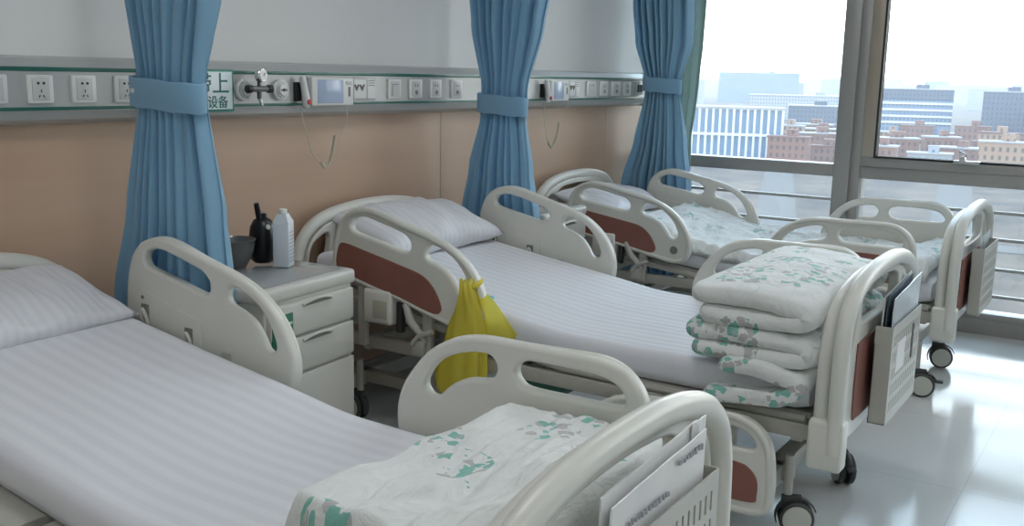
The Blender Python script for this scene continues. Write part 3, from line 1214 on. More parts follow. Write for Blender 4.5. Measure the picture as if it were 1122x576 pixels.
# spread quilt on the far bed, its near edge dropping over the mattress side
def drop3(x, y):
    d = 0
    if x < .07:
        d = -.45 * (.07 - x) / .07 * .25
    return d


quilt_flat(1.848, .035, .93, .42, 2.03, lambda x, y: prof_z(3, y), lambda x, y: .035 + .06 * max(0, (y - 1.72) / .3) ** 1 * (y > 1.72) + .05 * math.exp(-((y - .6) / .16) ** 2),
           M_quilt3, 'thin green-printed quilt spread over the far bed', 9.2, name='spread_quilt', wr=.032, nx=70, ny=120, drape=drop3)


def folded_stack():
    """quilt folded into thick layers, the folds facing the near side of the bed"""
    root = thing('folded_quilt', 'thick green-printed quilt folded into a stack on the middle bed', 'quilt', (0, 0, 0))

    def layer(path, r, x0, x1, seed, name, puff=.012, droop=None):
        """path: centre line (y,z); swept along x with rounded puffy ends, half thickness r"""
        p = smooth_loop(path, 6, False)
        n = len(p)
        loop = []
        for i in range(n):
            a = p[max(i - 1, 0)]
            b = p[min(i + 1, n - 1)]
            t = Vector((b[0] - a[0], b[1] - a[1])).normalized()
            loop.append((p[i], Vector((-t.y, t.x))))
        prof = []
        for (c, nn) in loop:
            prof.append((c[0] + nn.x * r, c[1] + nn.y * r, c, 1))
        c, nn = loop[-1]
        ang = math.atan2(nn.y, nn.x)
        for k in range(1, 6):
            a = ang - math.pi * k / 6
            prof.append((c[0] + r * math.cos(a), c[1] + r * math.sin(a), c, 0))
        for (c, nn) in reversed(loop):
            prof.append((c[0] - nn.x * r, c[1] - nn.y * r, c, -1))
        c, nn = loop[0]
        ang = math.atan2(-nn.y, -nn.x)
        for k in range(1, 6):
            a = ang - math.pi * k / 6
            prof.append((c[0] + r * math.cos(a), c[1] + r * math.sin(a), c, 0))
        bm = bmesh.new()
        nx = 46
        rings = []
        for i in range(nx + 1):
            u = i / nx
            e = min(1, min(u, 1 - u) * nx / 4)
            e = .62 + .38 * math.sqrt(max(0, 1 - (1 - e) ** 2))
            x = x0 + (x1 - x0) * u
            ring = []
            for (y, z, c, s) in prof:
                yy = c[0] + (y - c[0]) * e
                zz = c[1] + (z - c[1]) * e
                w = puff * (noise.noise((x * 5 + seed, yy * 6, zz * 6)) + .5 * noise.noise((x * 14, yy * 15 + seed, zz * 15)))
                yy += w * .8
                zz += w * e
                if droop:
                    zz += droop(x, yy)
                xx = x + .014 * noise.noise((yy * 6, zz * 9, seed)) * (1 if i in (0, 1, nx - 1, nx) else 0)
                ring.append(bm.verts.new((xx, -yy, zz)))
            rings.append(ring)
        k = len(rings[0])
        for a, b in zip(rings, rings[1:]):
            for q in range(k):
                bm.faces.new((a[q], a[(q + 1) % k], b[(q + 1) % k], b[q]))
        # close the ends: strips between the two sides of the profile
        for rg, flip in ((rings[0], False), (rings[-1], True)):
            i0, i1 = 0, len(loop) + 5
            m = len(loop)
            A = rg[0:m]
            B = rg[m + 5:m + 5 + m][::-1]
            for q in range(m - 1):
                f = (A[q], A[q + 1], B[q + 1], B[q])
                bm.faces.new(f)
            bm.faces.new([A[-1]] + rg[m:m + 5] + [B[-1]])
            bm.faces.new([B[0]] + rg[m + 5 + m:] + [A[0]])
        bmesh.ops.recalc_face_normals(bm, faces=bm.faces)
        return link(name, bm, M_quilt2, root, angle=None)
    layer([(1.69, .758), (1.80, .764), (1.93, .759), (2.01, .745), (2.035, .724), (2.00, .704), (1.88, .698), (1.72, .698)], .035, -.005, .90, 2.0, 'top_fold',
          droop=lambda x, y: .016 * max(0, math.sin(math.pi * min(1, max(0, x) / .9))) * max(0, min(1, (y - 1.62) / .2)) * .9)
    layer([(1.675, .640), (1.80, .646), (1.93, .642), (2.01, .630), (2.035, .610), (2.0, .590), (1.85, .586), (1.70, .586)], .034, .0, .90, 5.0, 'middle_fold')
    # bottom flap hangs over the near edge of the mattress
    layer([(1.80, .552), (1.92, .55), (2.00, .535), (2.025, .51), (1.98, .478), (1.90, .462), (1.80, .455), (1.755, .452)], .024, -.028, .16, 8.0, 'hanging_flap',
          droop=lambda x, y: 0)
    layer([(1.76, .560), (1.90, .560), (2.02, .560)], .022, .12, .90, 11.0, 'bottom_layer', puff=.004)


folded_stack()


# ------------------------------------------------------------------ document baskets and papers
def basket(X0, y, label, papers, plab, up=0.0):
    x0, x1, z0, z1 = .31, .735, .345, .665
    t = thing('document_basket', label, 'basket', (X0, y, up))
    # front: perforated sheet made of real slots
    bm = bmesh.new()
    cols, rows = 15, 5
    xs = [x0 + .02 + (x1 - x0 - .04) * k / cols for k in range(cols + 1)]
    zs = [z0 + .025 + (z1 - z0 - .05) * k / rows for k in range(rows + 1)]
    fy = -.045
    th = .003

    def slab(a, b, c, d):
        box(bm, a, b, fy - th, fy, c, d)
    slab(x0, x1, z0, zs[0])
    slab(x0, x1, zs[-1], z1)
    slab(x0, xs[0], zs[0], zs[-1])
    slab(xs[-1], x1, zs[0], zs[-1])
    for i in range(cols):
        w = xs[i + 1] - xs[i]
        slab(xs[i], xs[i] + w * .34, zs[0], zs[-1])
        slab(xs[i + 1] - w * .34, xs[i + 1], zs[0], zs[-1])
        for j in range(rows):
            h = zs[j + 1] - zs[j]
            slab(xs[i] + w * .34, xs[i + 1] - w * .34, zs[j], zs[j] + h * .16)
            slab(xs[i] + w * .34, xs[i + 1] - w * .34, zs[j + 1] - h * .16, zs[j + 1])
    link('perforated_front', bm, M_cabb, t, smooth=False)
    bx('side_wall', M_cabb, t, x0, x0 + .003, fy, .006, z0, z1)
    bx('side_wall', M_cabb, t, x1 - .003, x1, fy, .006, z0, z1)
    bx('bottom', M_cabb, t, x0, x1, fy, .006, z0, z0 + .003)
    bx('back_wall', M_cabb, t, x0, x1, .003, .006, z0, z1 - .06)
    if papers == 2:
        # small square and angled stickers on the front
        bx('sticker', mat('label_white', (.8, .8, .78), .5), t, x0 + .08, x0 + .20, fy - .0045, fy - .003, .50, .60)
        bx('sticker', M_dark, t, x0 + .30, x0 + .325, fy - .0045, fy - .003, .50, .62)
    for k, (a, b, zz, yy, mm, tilt, lb) in enumerate(plab):
        bm = bmesh.new()
        nx, nz = 20, 14
        g = {}
        for s in (0, 1):
            for i in range(nx + 1):
                for j in range(nz + 1):
                    u, v = i / nx, j / nz
                    x = a + (b - a) * u
                    z = z0 + .01 + (zz - z0 - .01) * v + tilt * (u - .5) * v
                    yb = yy + .004 * noise.noise((u * 3, v * 3, k + X0)) * v + (-.0018 if s else .0018) - .02 * (v - .5) * .5
                    g[s, i, j] = bm.verts.new((x, yb, z))
            for i in range(nx):
                for j in range(nz):
                    bm.faces.new((g[s, i, j], g[s, i + 1, j], g[s, i + 1, j + 1], g[s, i, j + 1]))
        for i in range(nx):
            bm.faces.new((g[0, i, nz], g[0, i + 1, nz], g[1, i + 1, nz], g[1, i, nz]))
        for j in range(nz):
            bm.faces.new((g[0, 0, j], g[0, 0, j + 1], g[1, 0, j + 1], g[1, 0, j]))
            bm.faces.new((g[0, nx, j], g[0, nx, j + 1], g[1, nx, j + 1], g[1, nx, j]))
        bmesh.ops.recalc_face_normals(bm, faces=bm.faces)
        o = link('paper_folder', bm, mm, None, loc=(X0, y, up))
        tag(o, lb, 'folder')
        if k == 0 and papers == 1:
            # printed marks on the front sheet
            rn = random.Random(4)
            fyy = yy - .0135
            for xa, xb, zc, h in ((a + .05, a + .20, .685, .009), (b - .13, b - .03, .725, .010)):
                bm = bmesh.new()
                x = xa
                while x < xb:
                    w = rn.uniform(.004, .009)
                    box(bm, x, x + w, fyy, fyy + .004, zc - h * rn.uniform(.3, .6), zc + h * rn.uniform(.2, .6))
                    x += w + rn.uniform(.003, .008)
                link('printed_line', bm, M_ink, o, smooth=False)
    return t


M_cabb = mat('basket_enamel', (.50, .49, .44), .4)
M_film = mat('plastic_film', (.62, .68, .72), .18)
M_dkf = mat('dark_blue_cover', (.06, .09, .12), .4)
basket(-1.965, -2.198, 'beige slotted document basket hooked on the nearest bed footboard', 1, [
    (.335, .70, .738, -.026, M_paper, .02, 'white document bag in front in the basket of the nearest bed'),
    (.330, .695, .752, -.010, M_paper, .02, 'white paper folder behind the document bag on the nearest bed'),
    (.66, .72, .765, -.016, mat('translucent_bag', (.75, .76, .74), .3), .0, 'small clear plastic sleeve at the right end of the nearest basket')], up=.055)
basket(0, -2.168, 'beige slotted document basket hooked on the middle bed footboard', 2, [
    (.34, .725, .765, -.034, M_film, .03, 'silver plastic-wrapped folder in the basket of the middle bed'),
    (.33, .66, .775, -.018, M_dkf, .02, 'dark blue folder in the basket of the middle bed'),
    (.325, .70, .77, -.006, M_paper, .03, 'white paper folder at the back of the middle bed basket')])
basket(1.848, -2.168, 'beige slotted document basket hooked on the far bed footboard', 3, [
    (.36, .60, .72, -.018, M_film, .01, 'white crumpled folder in the basket of the far bed')])

# ------------------------------------------------------------------ bedside cabinets
def cabinet(x, y, rz, label, w=.47, d=.44, h=.752, greenlabel=True):
    """origin at the front-left foot; depth runs to +y"""
    t = thing('bedside_cabinet', label, 'cabinet', (x, y, 0), rz)
    bm = box(bmesh.new(), .012, w - .012, .012, d - .01, .06, h - .03, .008)
    link('body', bm, M_cab, t)
    # moulded top with a raised rim
    bm = bmesh.new()
    box(bm, 0, w, 0, d, h - .05, h, .014, 3)
    tp = link('cabinet_top', bm, M_cab, t)
    m_top = mat('glossy_top_film', (.33, .345, .35), .06)
    bx('clear_top_film', m_top, tp, .015, w - .02, .025, d - .03, h + .0005, h + .003, bev=.001)
    for z0, z1 in ((.585, .692), (.46, .575)):
        dr = bx('drawer', M_cab, t, .022, w - .022, -.006, .02, z0, z1, bev=.006)
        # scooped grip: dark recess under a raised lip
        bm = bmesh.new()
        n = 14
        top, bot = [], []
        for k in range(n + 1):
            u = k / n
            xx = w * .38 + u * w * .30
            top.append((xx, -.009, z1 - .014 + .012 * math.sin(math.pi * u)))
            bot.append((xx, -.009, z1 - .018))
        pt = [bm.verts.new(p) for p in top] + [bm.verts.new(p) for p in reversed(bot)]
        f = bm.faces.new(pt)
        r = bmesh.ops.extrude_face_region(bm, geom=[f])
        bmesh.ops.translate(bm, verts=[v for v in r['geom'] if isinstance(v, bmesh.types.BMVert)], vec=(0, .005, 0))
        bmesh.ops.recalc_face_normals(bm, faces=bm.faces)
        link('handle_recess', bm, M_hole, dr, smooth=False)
        q = smooth_loop([(w * .37, -.008, z1 - .012), (w * .45, -.014, z1 - .002), (w * .53, -.016, z1 + .001), (w * .61, -.014, z1 - .002), (w * .69, -.008, z1 - .012)], 4, False)
        tb('handle', M_cab, dr, q, .005, seg=8)
    dr = bx('door', M_cab, t, .022, w - .022, -.006, .02, .08, .45, bev=.006)
    if greenlabel:
        g = bx('green_label', mat('label_green', (.01, .13, .075), .4), t, .028, .123, -.009, -.004, .525, .665, bev=.001)
        bm = bmesh.new()
        for k, (a, b, c, e) in enumerate(((.045, .052, .55, .645), (.06, .118, .60, .606), (.06, .105, .575, .580), (.075, .082, .56, .64), (.095, .118, .63, .638))):
            box(bm, a, b, -.0105, -.0088, c, e)
        link('label_marks', bm, mat('label_mint', (.45, .65, .55), .5), g, smooth=False)
    for xx in (.05, w - .05):
        for yy in (.05, d - .05):
            cy('foot', M_rubber, t, (xx, yy, .031), (0, 0, 1), .02, .06, seg=16)
    return t


cabinet(-.802, -.612, R(4.5), 'off-white bedside cabinet with two drawers beside the nearest curtain', w=.462)
cabinet(1.24, -.38, R(3), 'off-white bedside cabinet half hidden between middle and far beds', greenlabel=False)

TOPZ = .757


def bowl():
    bm = bmesh.new()
    prof = [(.038, 0), (.040, .003), (.055, .030), (.067, .062), (.071, .092), (.074, .095), (.071, .097), (.066, .090), (.060, .062), (.048, .030), (.034, .008), (0, .007)]
    n = 36
    rings = []
    for r, z in prof[:-1]:
        rings.append([bm.verts.new((r * math.cos(2 * math.pi * k / n), r * math.sin(2 * math.pi * k / n), z)) for k in range(n)])
    for a, b in zip(rings, rings[1:]):
        for k in range(n):
            bm.faces.new((a[k], a[(k + 1) % n], b[(k + 1) % n], b[k]))
    bm.faces.new(rings[0][::-1])
    bm.faces.new(rings[-1])
    bmesh.ops.recalc_face_normals(bm, faces=bm.faces)
    o = link('bowl', bm, M_bowl, None, loc=(-.605, -.265, TOPZ))
    tag(o, 'dark metal bowl on the cabinet top, partly behind the curtain', 'bowl')


bowl()


def kettle():
    t = thing('black_flask', 'squat black flask with upright handle behind the white carton', 'flask', (-.475, -.265, TOPZ), 0)
    bm = bmesh.new()
    prof = [(.03, 0), (.040, .01), (.046, .05), (.047, .09), (.042, .125), (.030, .148), (.016, .156), (.0155, .17), (.001, .172)]
    n = 30
    rings = [[bm.verts.new((r * math.cos(2 * math.pi * k / n), r * math.sin(2 * math.pi * k / n), z)) for k in range(n)] for r, z in prof]
    for a, b in zip(rings, rings[1:]):
        for k in range(n):
            bm.faces.new((a[k], a[(k + 1) % n], b[(k + 1) % n], b[k]))
    bm.faces.new(rings[0][::-1])
    bmesh.ops.recalc_face_normals(bm, faces=bm.faces)
    link('body', bm, M_kettle, t)
    tb('handle', M_kettle, t, [(-.02, -.005, .155), (-.025, -.006, .18), (-.033, -.008, .208)], [.009, .010, .009], seg=12)
    cy('badge', M_disc, t, (-.012, -.0405, .128), (-.2, -1, .3), .009, .004, seg=18)
    for s in (0,):
        tb('strap', M_kettle, t, smooth_loop([(.04, 0, .13), (.055, .0, .09), (.06, 0, .04), (.05, -.02, .0)], 5, False), .003, seg=6)


kettle()


def carton():
    t = thing('drink_carton', 'tall white carton bottle with grey print standing on the cabinet', 'carton', (-.484, -.375, TOPZ), R(28))
    m = mat('carton_board', (.62, .66, .70), .35)
    n = nd(m, 'ShaderNodeTexNoise')
    bm = box(bmesh.new(), -.031, .031, -.028, .028, 0, .150, .004)
    b = link('body', bm, m, t)
    # printed lines on the two visible faces
    bm = bmesh.new()
    rn = random.Random(7)
    for k in range(9):
        z = .018 + k * .0125
        x = -.024
        while x < .02:
            w = rn.uniform(.003, .012)
            box(bm, x, min(x + w, .024), -.0288, -.0278, z, z + .0022)
            x += w + .003
    link('printed_text', bm, mat('carton_print', (.28, .32, .38), .5), b, smooth=False)
    bm = bmesh.new()
    a = [bm.verts.new(p) for p in ((-.031, -.028, .150), (.031, -.028, .150), (.031, .028, .150), (-.031, .028, .150))]
    c = [bm.verts.new(p) for p in ((-.017, -.015, .180), (.017, -.015, .180), (.017, .015, .180), (-.017, .015, .180))]
    for k in range(4):
        bm.faces.new((a[k], a[(k + 1) % 4], c[(k + 1) % 4], c[k]))
    bm.faces.new(c)
    link('shoulder', bm, m, t, smooth=False)
    cy('cap', M_white, t, (0, 0, .188), (0, 0, 1), .014, .018, bev=.002, seg=20)


carton()


# ------------------------------------------------------------------ yellow bag tied to the rail
def yellow_bag():
    m = mat('yellow_plastic_film', (.82, .74, .12), .32)
    b = bsdf(m)
    tr = nd(m, 'ShaderNodeBsdfTranslucent')
    tr.inputs[0].default_value = (.95, .85, .15, 1)
    tp = nd(m, 'ShaderNodeBsdfTransparent')
    tp.inputs[0].default_value = (.95, .85, .3, 1)
    m1 = nd(m, 'ShaderNodeMixShader')
    m1.inputs[0].default_value = .45
    m2 = nd(m, 'ShaderNodeMixShader')
    m2.inputs[0].default_value = .12
    lk(m, b.outputs[0], m1.inputs[1])
    lk(m, tr.outputs[0], m1.inputs[2])
    lk(m, m1.outputs[0], m2.inputs[1])
    lk(m, tp.outputs[0], m2.inputs[2])
    lk(m, m2.outputs[0], m.node_tree.nodes['Material Output'].inputs[0])
    # rings: (z, y centre, half width y, half depth x)
    rings = [(.715, -.862, .022, .030), (.690, -.866, .028, .036), (.655, -.872, .034, .038), (.615, -.872, .050, .035), (.56, -.868, .068, .035), (.50, -.860, .082, .040),
             (.43, -.850, .092, .045), (.36, -.842, .094, .046), (.31, -.835, .088, .040), (.275, -.825, .066, .028), (.262, -.818, .04, .015)]
    bm = bmesh.new()
    n = 40
    rr = []
    dense = smooth_loop([tuple(r) for r in rings], 4, False)
    for (z, yc, hy, hx) in dense:
        row = []
        for k in range(n):
            a = 2 * math.pi * k / n
            f = 1 + .20 * noise.noise((math.cos(a) * 2.2, math.sin(a) * 2.2, z * 5)) + .10 * math.sin(a * 7 + z * 14) + .05 * math.sin(a * 13 - z * 20)
            row.append(bm.verts.new((-.035 + hx * f * math.cos(a), yc + hy * f * math.sin(a), z + .008 * math.sin(a * 3))))
        rr.append(row)
    for a, c in zip(rr, rr[1:]):
        for k in range(n):
            bm.faces.new((a[k], a[(k + 1) % n], c[(k + 1) % n], c[k]))
    bm.faces.new(rr[-1])
    root = thing('plastic_bag', 'yellow plastic bag tied to the side rail of the middle bed', 'bag', (0, .035, -.02))
    bmesh.ops.recalc_face_normals(bm, faces=bm.faces)
    link('bag_body', bm, m, root, angle=None)
    # loose flap of film pulled over the rail towards the mattress
    bm = bmesh.new()
    g = {}
    for i in range(13):
        for j in range(9):
            u, v = i / 12, j / 8
            y = -.885 - .115 * v * (.3 + u) - .02 * v
            z = .665 - .165 * u + .012 * math.sin(v * 7 + u * 5)
            x = -.028 + .085 * v * u + .01 * math.sin(v * 9)
            g[i, j] = bm.verts.new((x, y, z))
    for i in range(12):
        for j in range(8):
            bm.faces.new((g[i, j], g[i + 1, j], g[i + 1, j + 1], g[i, j + 1]))
    link('bag_flap', bm, m, root, angle=None)
    bm = tube(bmesh.new(), smooth_loop([(-.05, -.865, .675), (-.03, -.90, .70), (.02, -.885, .705), (.03, -.855, .69), (-.01, -.845, .68), (-.05, -.855, .665)], 4), .010, 8, closed=True)
    bmesh.ops.recalc_face_normals(bm, faces=bm.faces)
    link('knot', bm, m, root)


yellow_bag()


# small coloured card on the middle bed, seen through the rail
def card():
    t = thing('folded_card', 'small pink and turquoise packet on the middle bed sheet', 'packet', (.10, -.79, .598), R(30))
    bx('pink_half', mat('pink_print', (.62, .25, .22), .5), t, -.05, .03, 0, .05, 0, .012, bev=.002)
    bx('turquoise_half', mat('turquoise_print', (.10, .48, .52), .5), t, -.05, .03, -.045, -.001, 0, .012, bev=.002)
    t.rotation_euler = (R(7), 0, R(8))


card()


# ------------------------------------------------------------------ the town outside
def outside():
    G = -32.0
    m_g = add_noise(mat('dry_ground', (.3, .27, .22), .9), (.025, .018, .012), (.12, .08, .05), .06, 12)
    bm = box(bmesh.new(), 12, 4200, -2600, 4200, G - 1, G)
    struct(link('ground', bm, m_g))

    def wallmat(name, wall, win, sx=.28, sz=.33):
        m = mat(name, wall, .7)
        tc = nd(m, 'ShaderNodeTexCoord')
        mp = nd(m, 'ShaderNodeMapping')
        mp.inputs['Rotation'].default_value = (R(90), 0, 0)
        sp = nd(m, 'ShaderNodeSeparateXYZ')
        lk(m, tc.outputs['Object'], sp.inputs[0])
        ad = nd(m, 'ShaderNodeMath', operation='ADD')
        lk(m, sp.outputs[0], ad.inputs[0])
        lk(m, sp.outputs[1], ad.inputs[1])
        cb = nd(m, 'ShaderNodeCombineXYZ')
        lk(m, ad.outputs[0], cb.inputs[0])
        lk(m, sp.outputs[2], cb.inputs[1])
        br = nd(m, 'ShaderNodeTexBrick')
        br.offset = 0
        br.inputs['Scale'].default_value = 1
        br.inputs['Brick Width'].default_value = 2.4
        br.inputs['Row Height'].default_value = 3.0
        br.inputs['Mortar Size'].default_value = .75
        br.inputs['Mortar Smooth'].default_value = .1
        br.inputs['Color1'].default_value = (*win, 1)
        br.inputs['Color2'].default_value = (*win, 1)
        br.inputs['Mortar'].default_value = (*wall, 1)
        lk(m, cb.outputs[0], br.inputs['Vector'])
        lk(m, br.outputs[0], bsdf(m).inputs['Base Color'])
        return m
    m_br = wallmat('brown_brick_facade', (.17, .085, .065), (.06, .045, .045))
    m_br2 = wallmat('tan_facade', (.26, .17, .12), (.08, .07, .06))
    m_bl = wallmat('blue_grey_facade', (.12, .17, .24), (.06, .10, .15))
    m_pl = wallmat('pale_facade', (.27, .28, .29), (.10, .12, .15))
    m_dk = wallmat('slate_facade', (.07, .09, .12), (.04, .05, .08))
    m_roofw = mat('pale_roof', (.27, .27, .27), .6)
    m_fin = mat('white_fin', (.50, .50, .50), .5)
    m_win = mat('blue_glass_wall', (.12, .21, .32), .3)
    cam = Vector((-2.9, -2.86))

    def at(az, dist):
        a = R(az)
        return cam.x + dist * math.cos(a), cam.y + dist * math.sin(a)

    def block(az, dist, w, d, h, m, label, cat='building', name='building', rot=None, roof=None, group=None, g0=G):
        x, y = at(az, dist)
        t = thing(name, label, cat, (x, y, g0), R(az if rot is None else rot), group)
        bx('walls', m, t, 0, d, -w / 2, w / 2, 0, h)
        bx('roof', roof or m_roofw, t, -.4, d + .4, -w / 2 - .4, w / 2 + .4, h, h + .6)
        rr = random.Random(int(az * 31 + dist))
        bx('roof_house', m, t, d * .3, d * .3 + 4, -w * .2, -w * .2 + min(8, w * .25), h + .6, h + 3.2)
        return t
    # azimuths measured from +x, counter-clockwise (towards the bed-head wall)
    # white office with vertical fins
    x, y = at(20.6, 430)
    t = thing('office_building', 'white office building faced with tall vertical fins, left of the mullion', 'building', (x, y, G), R(20.6))
    bx('walls', m_win, t, 0, 18, -20, 20, 0, 21)
    bx('roof', m_roofw, t, -1.2, 19, -20.6, 20.6, 21, 22)
    for k in range(15):
        yy = -19.6 + k * 2.8
        bx('fin', m_fin, t, -1.2, .1, yy - .45, yy + .45, .5, 21)
    bx('floor_band', m_fin, t, -1.3, .1, -20, 20, 10.2, 11.2)
    block(19.4, 1500, 112, 60, 42, m_bl, 'broad blue-grey hospital-like block on the skyline at left')
    block(23.6, 1300, 60, 40, 31, m_pl, 'pale far block just right of the corner curtain')
    block(17.0, 900, 90, 40, 20, m_pl, 'long pale warehouse roof left of the main mullion')
    block(16.3, 680, 34, 30, 17, m_dk, 'slate low block close to the main mullion')
    block(11.5, 715, 50, 26, 29, m_dk, 'dark glass block with white bands, just right of the mullion')
    x, y = at(11.5, 699)
    for k in range(4):
        pass
    tt = thing('banded_hall', 'low hall striped with white bands right of the mullion', 'building', (x, y, G), R(11.5))
    bx('walls', m_bl, tt, -12, -3, -24, 24, 0, 22)
    for k in range(4):
        bx('white_band', m_fin, tt, -12.6, -12, -24, 24, 8 + k * 4, 9.2 + k * 4)
    block(7.4, 1400, 70, 40, 27, m_pl, 'pale distant hall on the skyline in the right pane')
    block(6.9, 660, 28, 26, 29, m_dk, 'dark flat-roofed building at the right edge of the window')
    block(-1.2, 660, 40, 30, 27, m_dk, 'dark building beyond the right edge of the window')
    block(4.9, 640, 20, 18, 21, m_pl, 'white low building amid brown houses in the right pane')
    rnd = random.Random(12)
    names = []
    for k in range(1500):
        az = rnd.uniform(1.0, 17.8)
        if 12.9 < az < 14.0:
            az += 2
        dist = rnd.choice([415, 450, 490, 540, 600]) + rnd.uniform(-15, 15)
        w = rnd.uniform(10, 22)
        h = rnd.uniform(6, 13)
        xx, yy = at(az, dist)
        if len(names) < 105 and all(math.hypot(xx - q[4], yy - q[5]) > (w + q[2]) * .5 + 9 for q in names):
            if dist < 620:
                names.append((az, dist, w, h, xx, yy))
    for k, (az, dist, w, h, _x, _y) in enumerate(names):
        block(az, dist, w, rnd.uniform(7, 10), h, rnd.choice([m_br, m_br, m_br2, m_pl]), 'low house among the brown housing estate beyond the window',
              name='house', rot=az + rnd.choice([0, 12, -10]), roof=rnd.choice([m_roofw, mat('brown_roof', (.14, .075, .06), .8)]), group='houses of the brown estate')
    # skyline of far blocks
    for k in range(26):
        az = 1.2 + k * 1.02
        block(az, 2000 + 120 * (k % 8), rnd.uniform(30, 75), 30, rnd.uniform(26, 40), rnd.choice([m_bl, m_dk, m_pl]),
              'faint block on the hazy skyline', name='skyline_block', group='skyline blocks')
    # tree rows between the houses: nobody could count the crowns
    bm = bmesh.new()
    for k in range(260):
        az = rnd.uniform(-2, 27)
        dist = rnd.uniform(400, 590)
        x, y = at(az, dist)
        r = rnd.uniform(.8, 1.7)
        if any(math.hypot(x - q[4], y - q[5]) < q[2] * .5 + 18 for q in names) or az > 16.5:
            continue
        mt = Matrix.Translation((x, y, G + r * .8)) @ Matrix.Diagonal((r, r, r * rnd.uniform(.8, 1.3), 1))
        bmesh.ops.create_icosphere(bm, subdivisions=2, radius=1, matrix=mt)
    tag(link('tree_rows', bm, add_noise(mat('dull_foliage', (.15, .15, .09), .9), (.05, .05, .03), (.09, .08, .05), .2)), 'dull winter trees scattered between the houses outside', 'trees', kind='stuff')
    bm = bmesh.new()
    for az, d0, d1, wd in ((18, 60, 640, 5), (9, 60, 600, 5), (2, 50, 560, 5)):
        a = R(az)
        dx, dy = math.cos(a), math.sin(a)
        px, py = -dy * wd, dx * wd
        x0, y0 = at(az, d0)
        x1, y1 = at(az, d1)
        v = [bm.verts.new(p) for p in ((x0 - px, y0 - py, G + .05), (x1 - px, y1 - py, G + .05), (x1 + px, y1 + py, G + .05), (x0 + px, y0 + py, G + .05))]
        bm.faces.new(v)
    for d in (150, 235, 400):
        x0, y0 = at(-6, d)
        x1, y1 = at(30, d * 1.05)
        dv = Vector((x1 - x0, y1 - y0)).normalized() * 5
        v = [bm.verts.new(p) for p in ((x0 + dv.y, y0 - dv.x, G + .08), (x1 + dv.y, y1 - dv.x, G + .08), (x1 - dv.y, y1 + dv.x, G + .08), (x0 - dv.y, y0 + dv.x, G + .08))]
        bm.faces.new(v)
    struct(link('street', bm, mat('pale_asphalt', (.08, .065, .05), .8)))
    # hazy air over the town
    m = bpy.data.materials.new('haze')
    m.use_nodes = True
    nt = m.node_tree
    nt.nodes.clear()
    o_ = nt.nodes.new('ShaderNodeOutputMaterial')
    v = nt.nodes.new('ShaderNodeVolumeScatter')
    v.inputs['Color'].default_value = (1, .97, .95, 1)
    v.inputs['Density'].default_value = HAZE
    v.inputs['Anisotropy'].default_value = .3
    nt.links.new(v.outputs[0], o_.inputs['Volume'])
    hz = link('haze', box(bmesh.new(), 30, 4150, -2550, 4150, G - 12, G + 75), m, None, smooth=False)
    tag(hz, 'thin pale haze lying over the town outside', 'haze', kind='stuff')


HAZE = .00022
outside()

# ------------------------------------------------------------------ light
wd = bpy.data.worlds.new('sky')
bpy.context.scene.world = wd
wd.use_nodes = True
nt = wd.node_tree
bg = nt.nodes['Background']
tc = nt.nodes.new('ShaderNodeTexCoord')
sp = nt.nodes.new('ShaderNodeSeparateXYZ')
nt.links.new(tc.outputs['Generated'], sp.inputs[0])
cr = nt.nodes.new('ShaderNodeValToRGB')
e = cr.color_ramp.elements
e[0].position, e[0].color = 0.0, (1.0, .95, .86, 1)
e[1].position, e[1].color = 1.0, (.40, .62, 1.0, 1)
x = e.new(.12)
x.color = (1.0, .985, .94, 1)
x = e.new(.4)
x.color = (.62, .82, 1.0, 1)
nt.links.new(sp.outputs[2], cr.inputs[0])
nt.links.new(cr.outputs[0], bg.inputs[0])
bg.inputs[1].default_value = 3.5

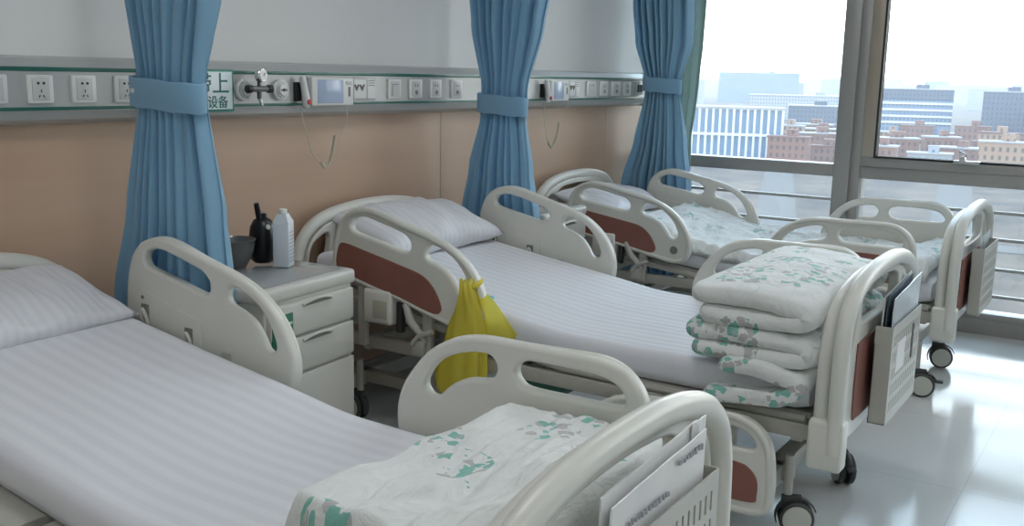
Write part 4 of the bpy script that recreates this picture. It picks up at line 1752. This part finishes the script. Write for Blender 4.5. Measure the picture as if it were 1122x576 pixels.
# unseen ceiling panels added as fill light for the ward (all above the frame)
m_fill = bpy.data.materials.new('fill_light_diffuser')
m_fill.use_nodes = True
bsdf(m_fill).inputs['Emission Color'].default_value = (.96, .98, 1.0, 1)
bsdf(m_fill).inputs['Emission Strength'].default_value = 6.5
for k, (lx, ly, wh) in enumerate(((-3.2, -1.5, 'above the aisle left of the nearest bed'), (-.95, -1.5, 'between the nearest and the middle bed'), (1.4, -1.5, 'between the middle and the far bed'),
                                  (-3.2, -4.2, 'behind the camera at the left'), (-.95, -4.2, 'behind the camera in the middle'), (1.4, -4.2, 'behind the camera towards the window'))):
    t = thing('fill_light', 'added square white ceiling fill light ' + wh, 'ceiling lamp', (lx, ly, CEIL), group='added fill lights')
    bx('frame', M_white, t, -.32, .32, -.32, .32, -.03, 0, bev=.004)
    bx('diffuser', m_fill, t, -.29, .29, -.29, .29, -.034, -.028)

# daylight sampled through the glass (portals only guide the sky light)
for y0, y1 in ((.1, -1.19), (-1.34, -2.75), (-2.9, -4.3), (-4.45, -6.4)):
    l = bpy.data.lights.new('sky_portal', 'AREA')
    l.shape = 'RECTANGLE'
    l.size = abs(y1 - y0)
    l.size_y = 2.4
    l.cycles.is_portal = True
    o = bpy.data.objects.new('sky_portal', l)
    C.objects.link(o)
    o.location = (WIN_X + .17, (y0 + y1) / 2, 1.35)
    o.rotation_euler = (R(90), 0, R(90))

# ------------------------------------------------------------------ camera
cd = bpy.data.cameras.new('camera')
cd.sensor_width = 36
cd.lens = 1100 / 1122 * 36
cd.clip_end = 8000
cd.clip_start = .05
co = bpy.data.objects.new('camera', cd)
C.objects.link(co)
yaw, pt, rl = R(32.7684), R(10.66), R(1.2462)
fw = Vector((math.cos(yaw) * math.cos(pt), math.sin(yaw) * math.cos(pt), -math.sin(pt)))
ri = Vector((math.sin(yaw), -math.cos(yaw), 0))
dn = fw.cross(ri)
rx = ri * math.cos(rl) - dn * math.sin(rl)
dx = ri * math.sin(rl) + dn * math.cos(rl)
mw = Matrix((rx, -dx, -fw)).transposed().to_4x4()
mw.translation = Vector((-2.9016, -2.8606, 1.42))
co.matrix_world = mw
sc = bpy.context.scene
sc.camera = co
sc.view_settings.view_transform = 'Standard'
sc.view_settings.look = 'None'
sc.view_settings.exposure = 0.68
sc.view_settings.gamma = 1.0
sc.view_settings.use_curve_mapping = False
sc.cycles.use_denoising = True
sc.cycles.max_bounces = 10
sc.cycles.diffuse_bounces = 6
sc.cycles.glossy_bounces = 4
sc.cycles.transparent_max_bounces = 12
sc.cycles.volume_bounces = 1
sc.cycles.volume_step_rate = 5
sc.cycles.sample_clamp_indirect = 8
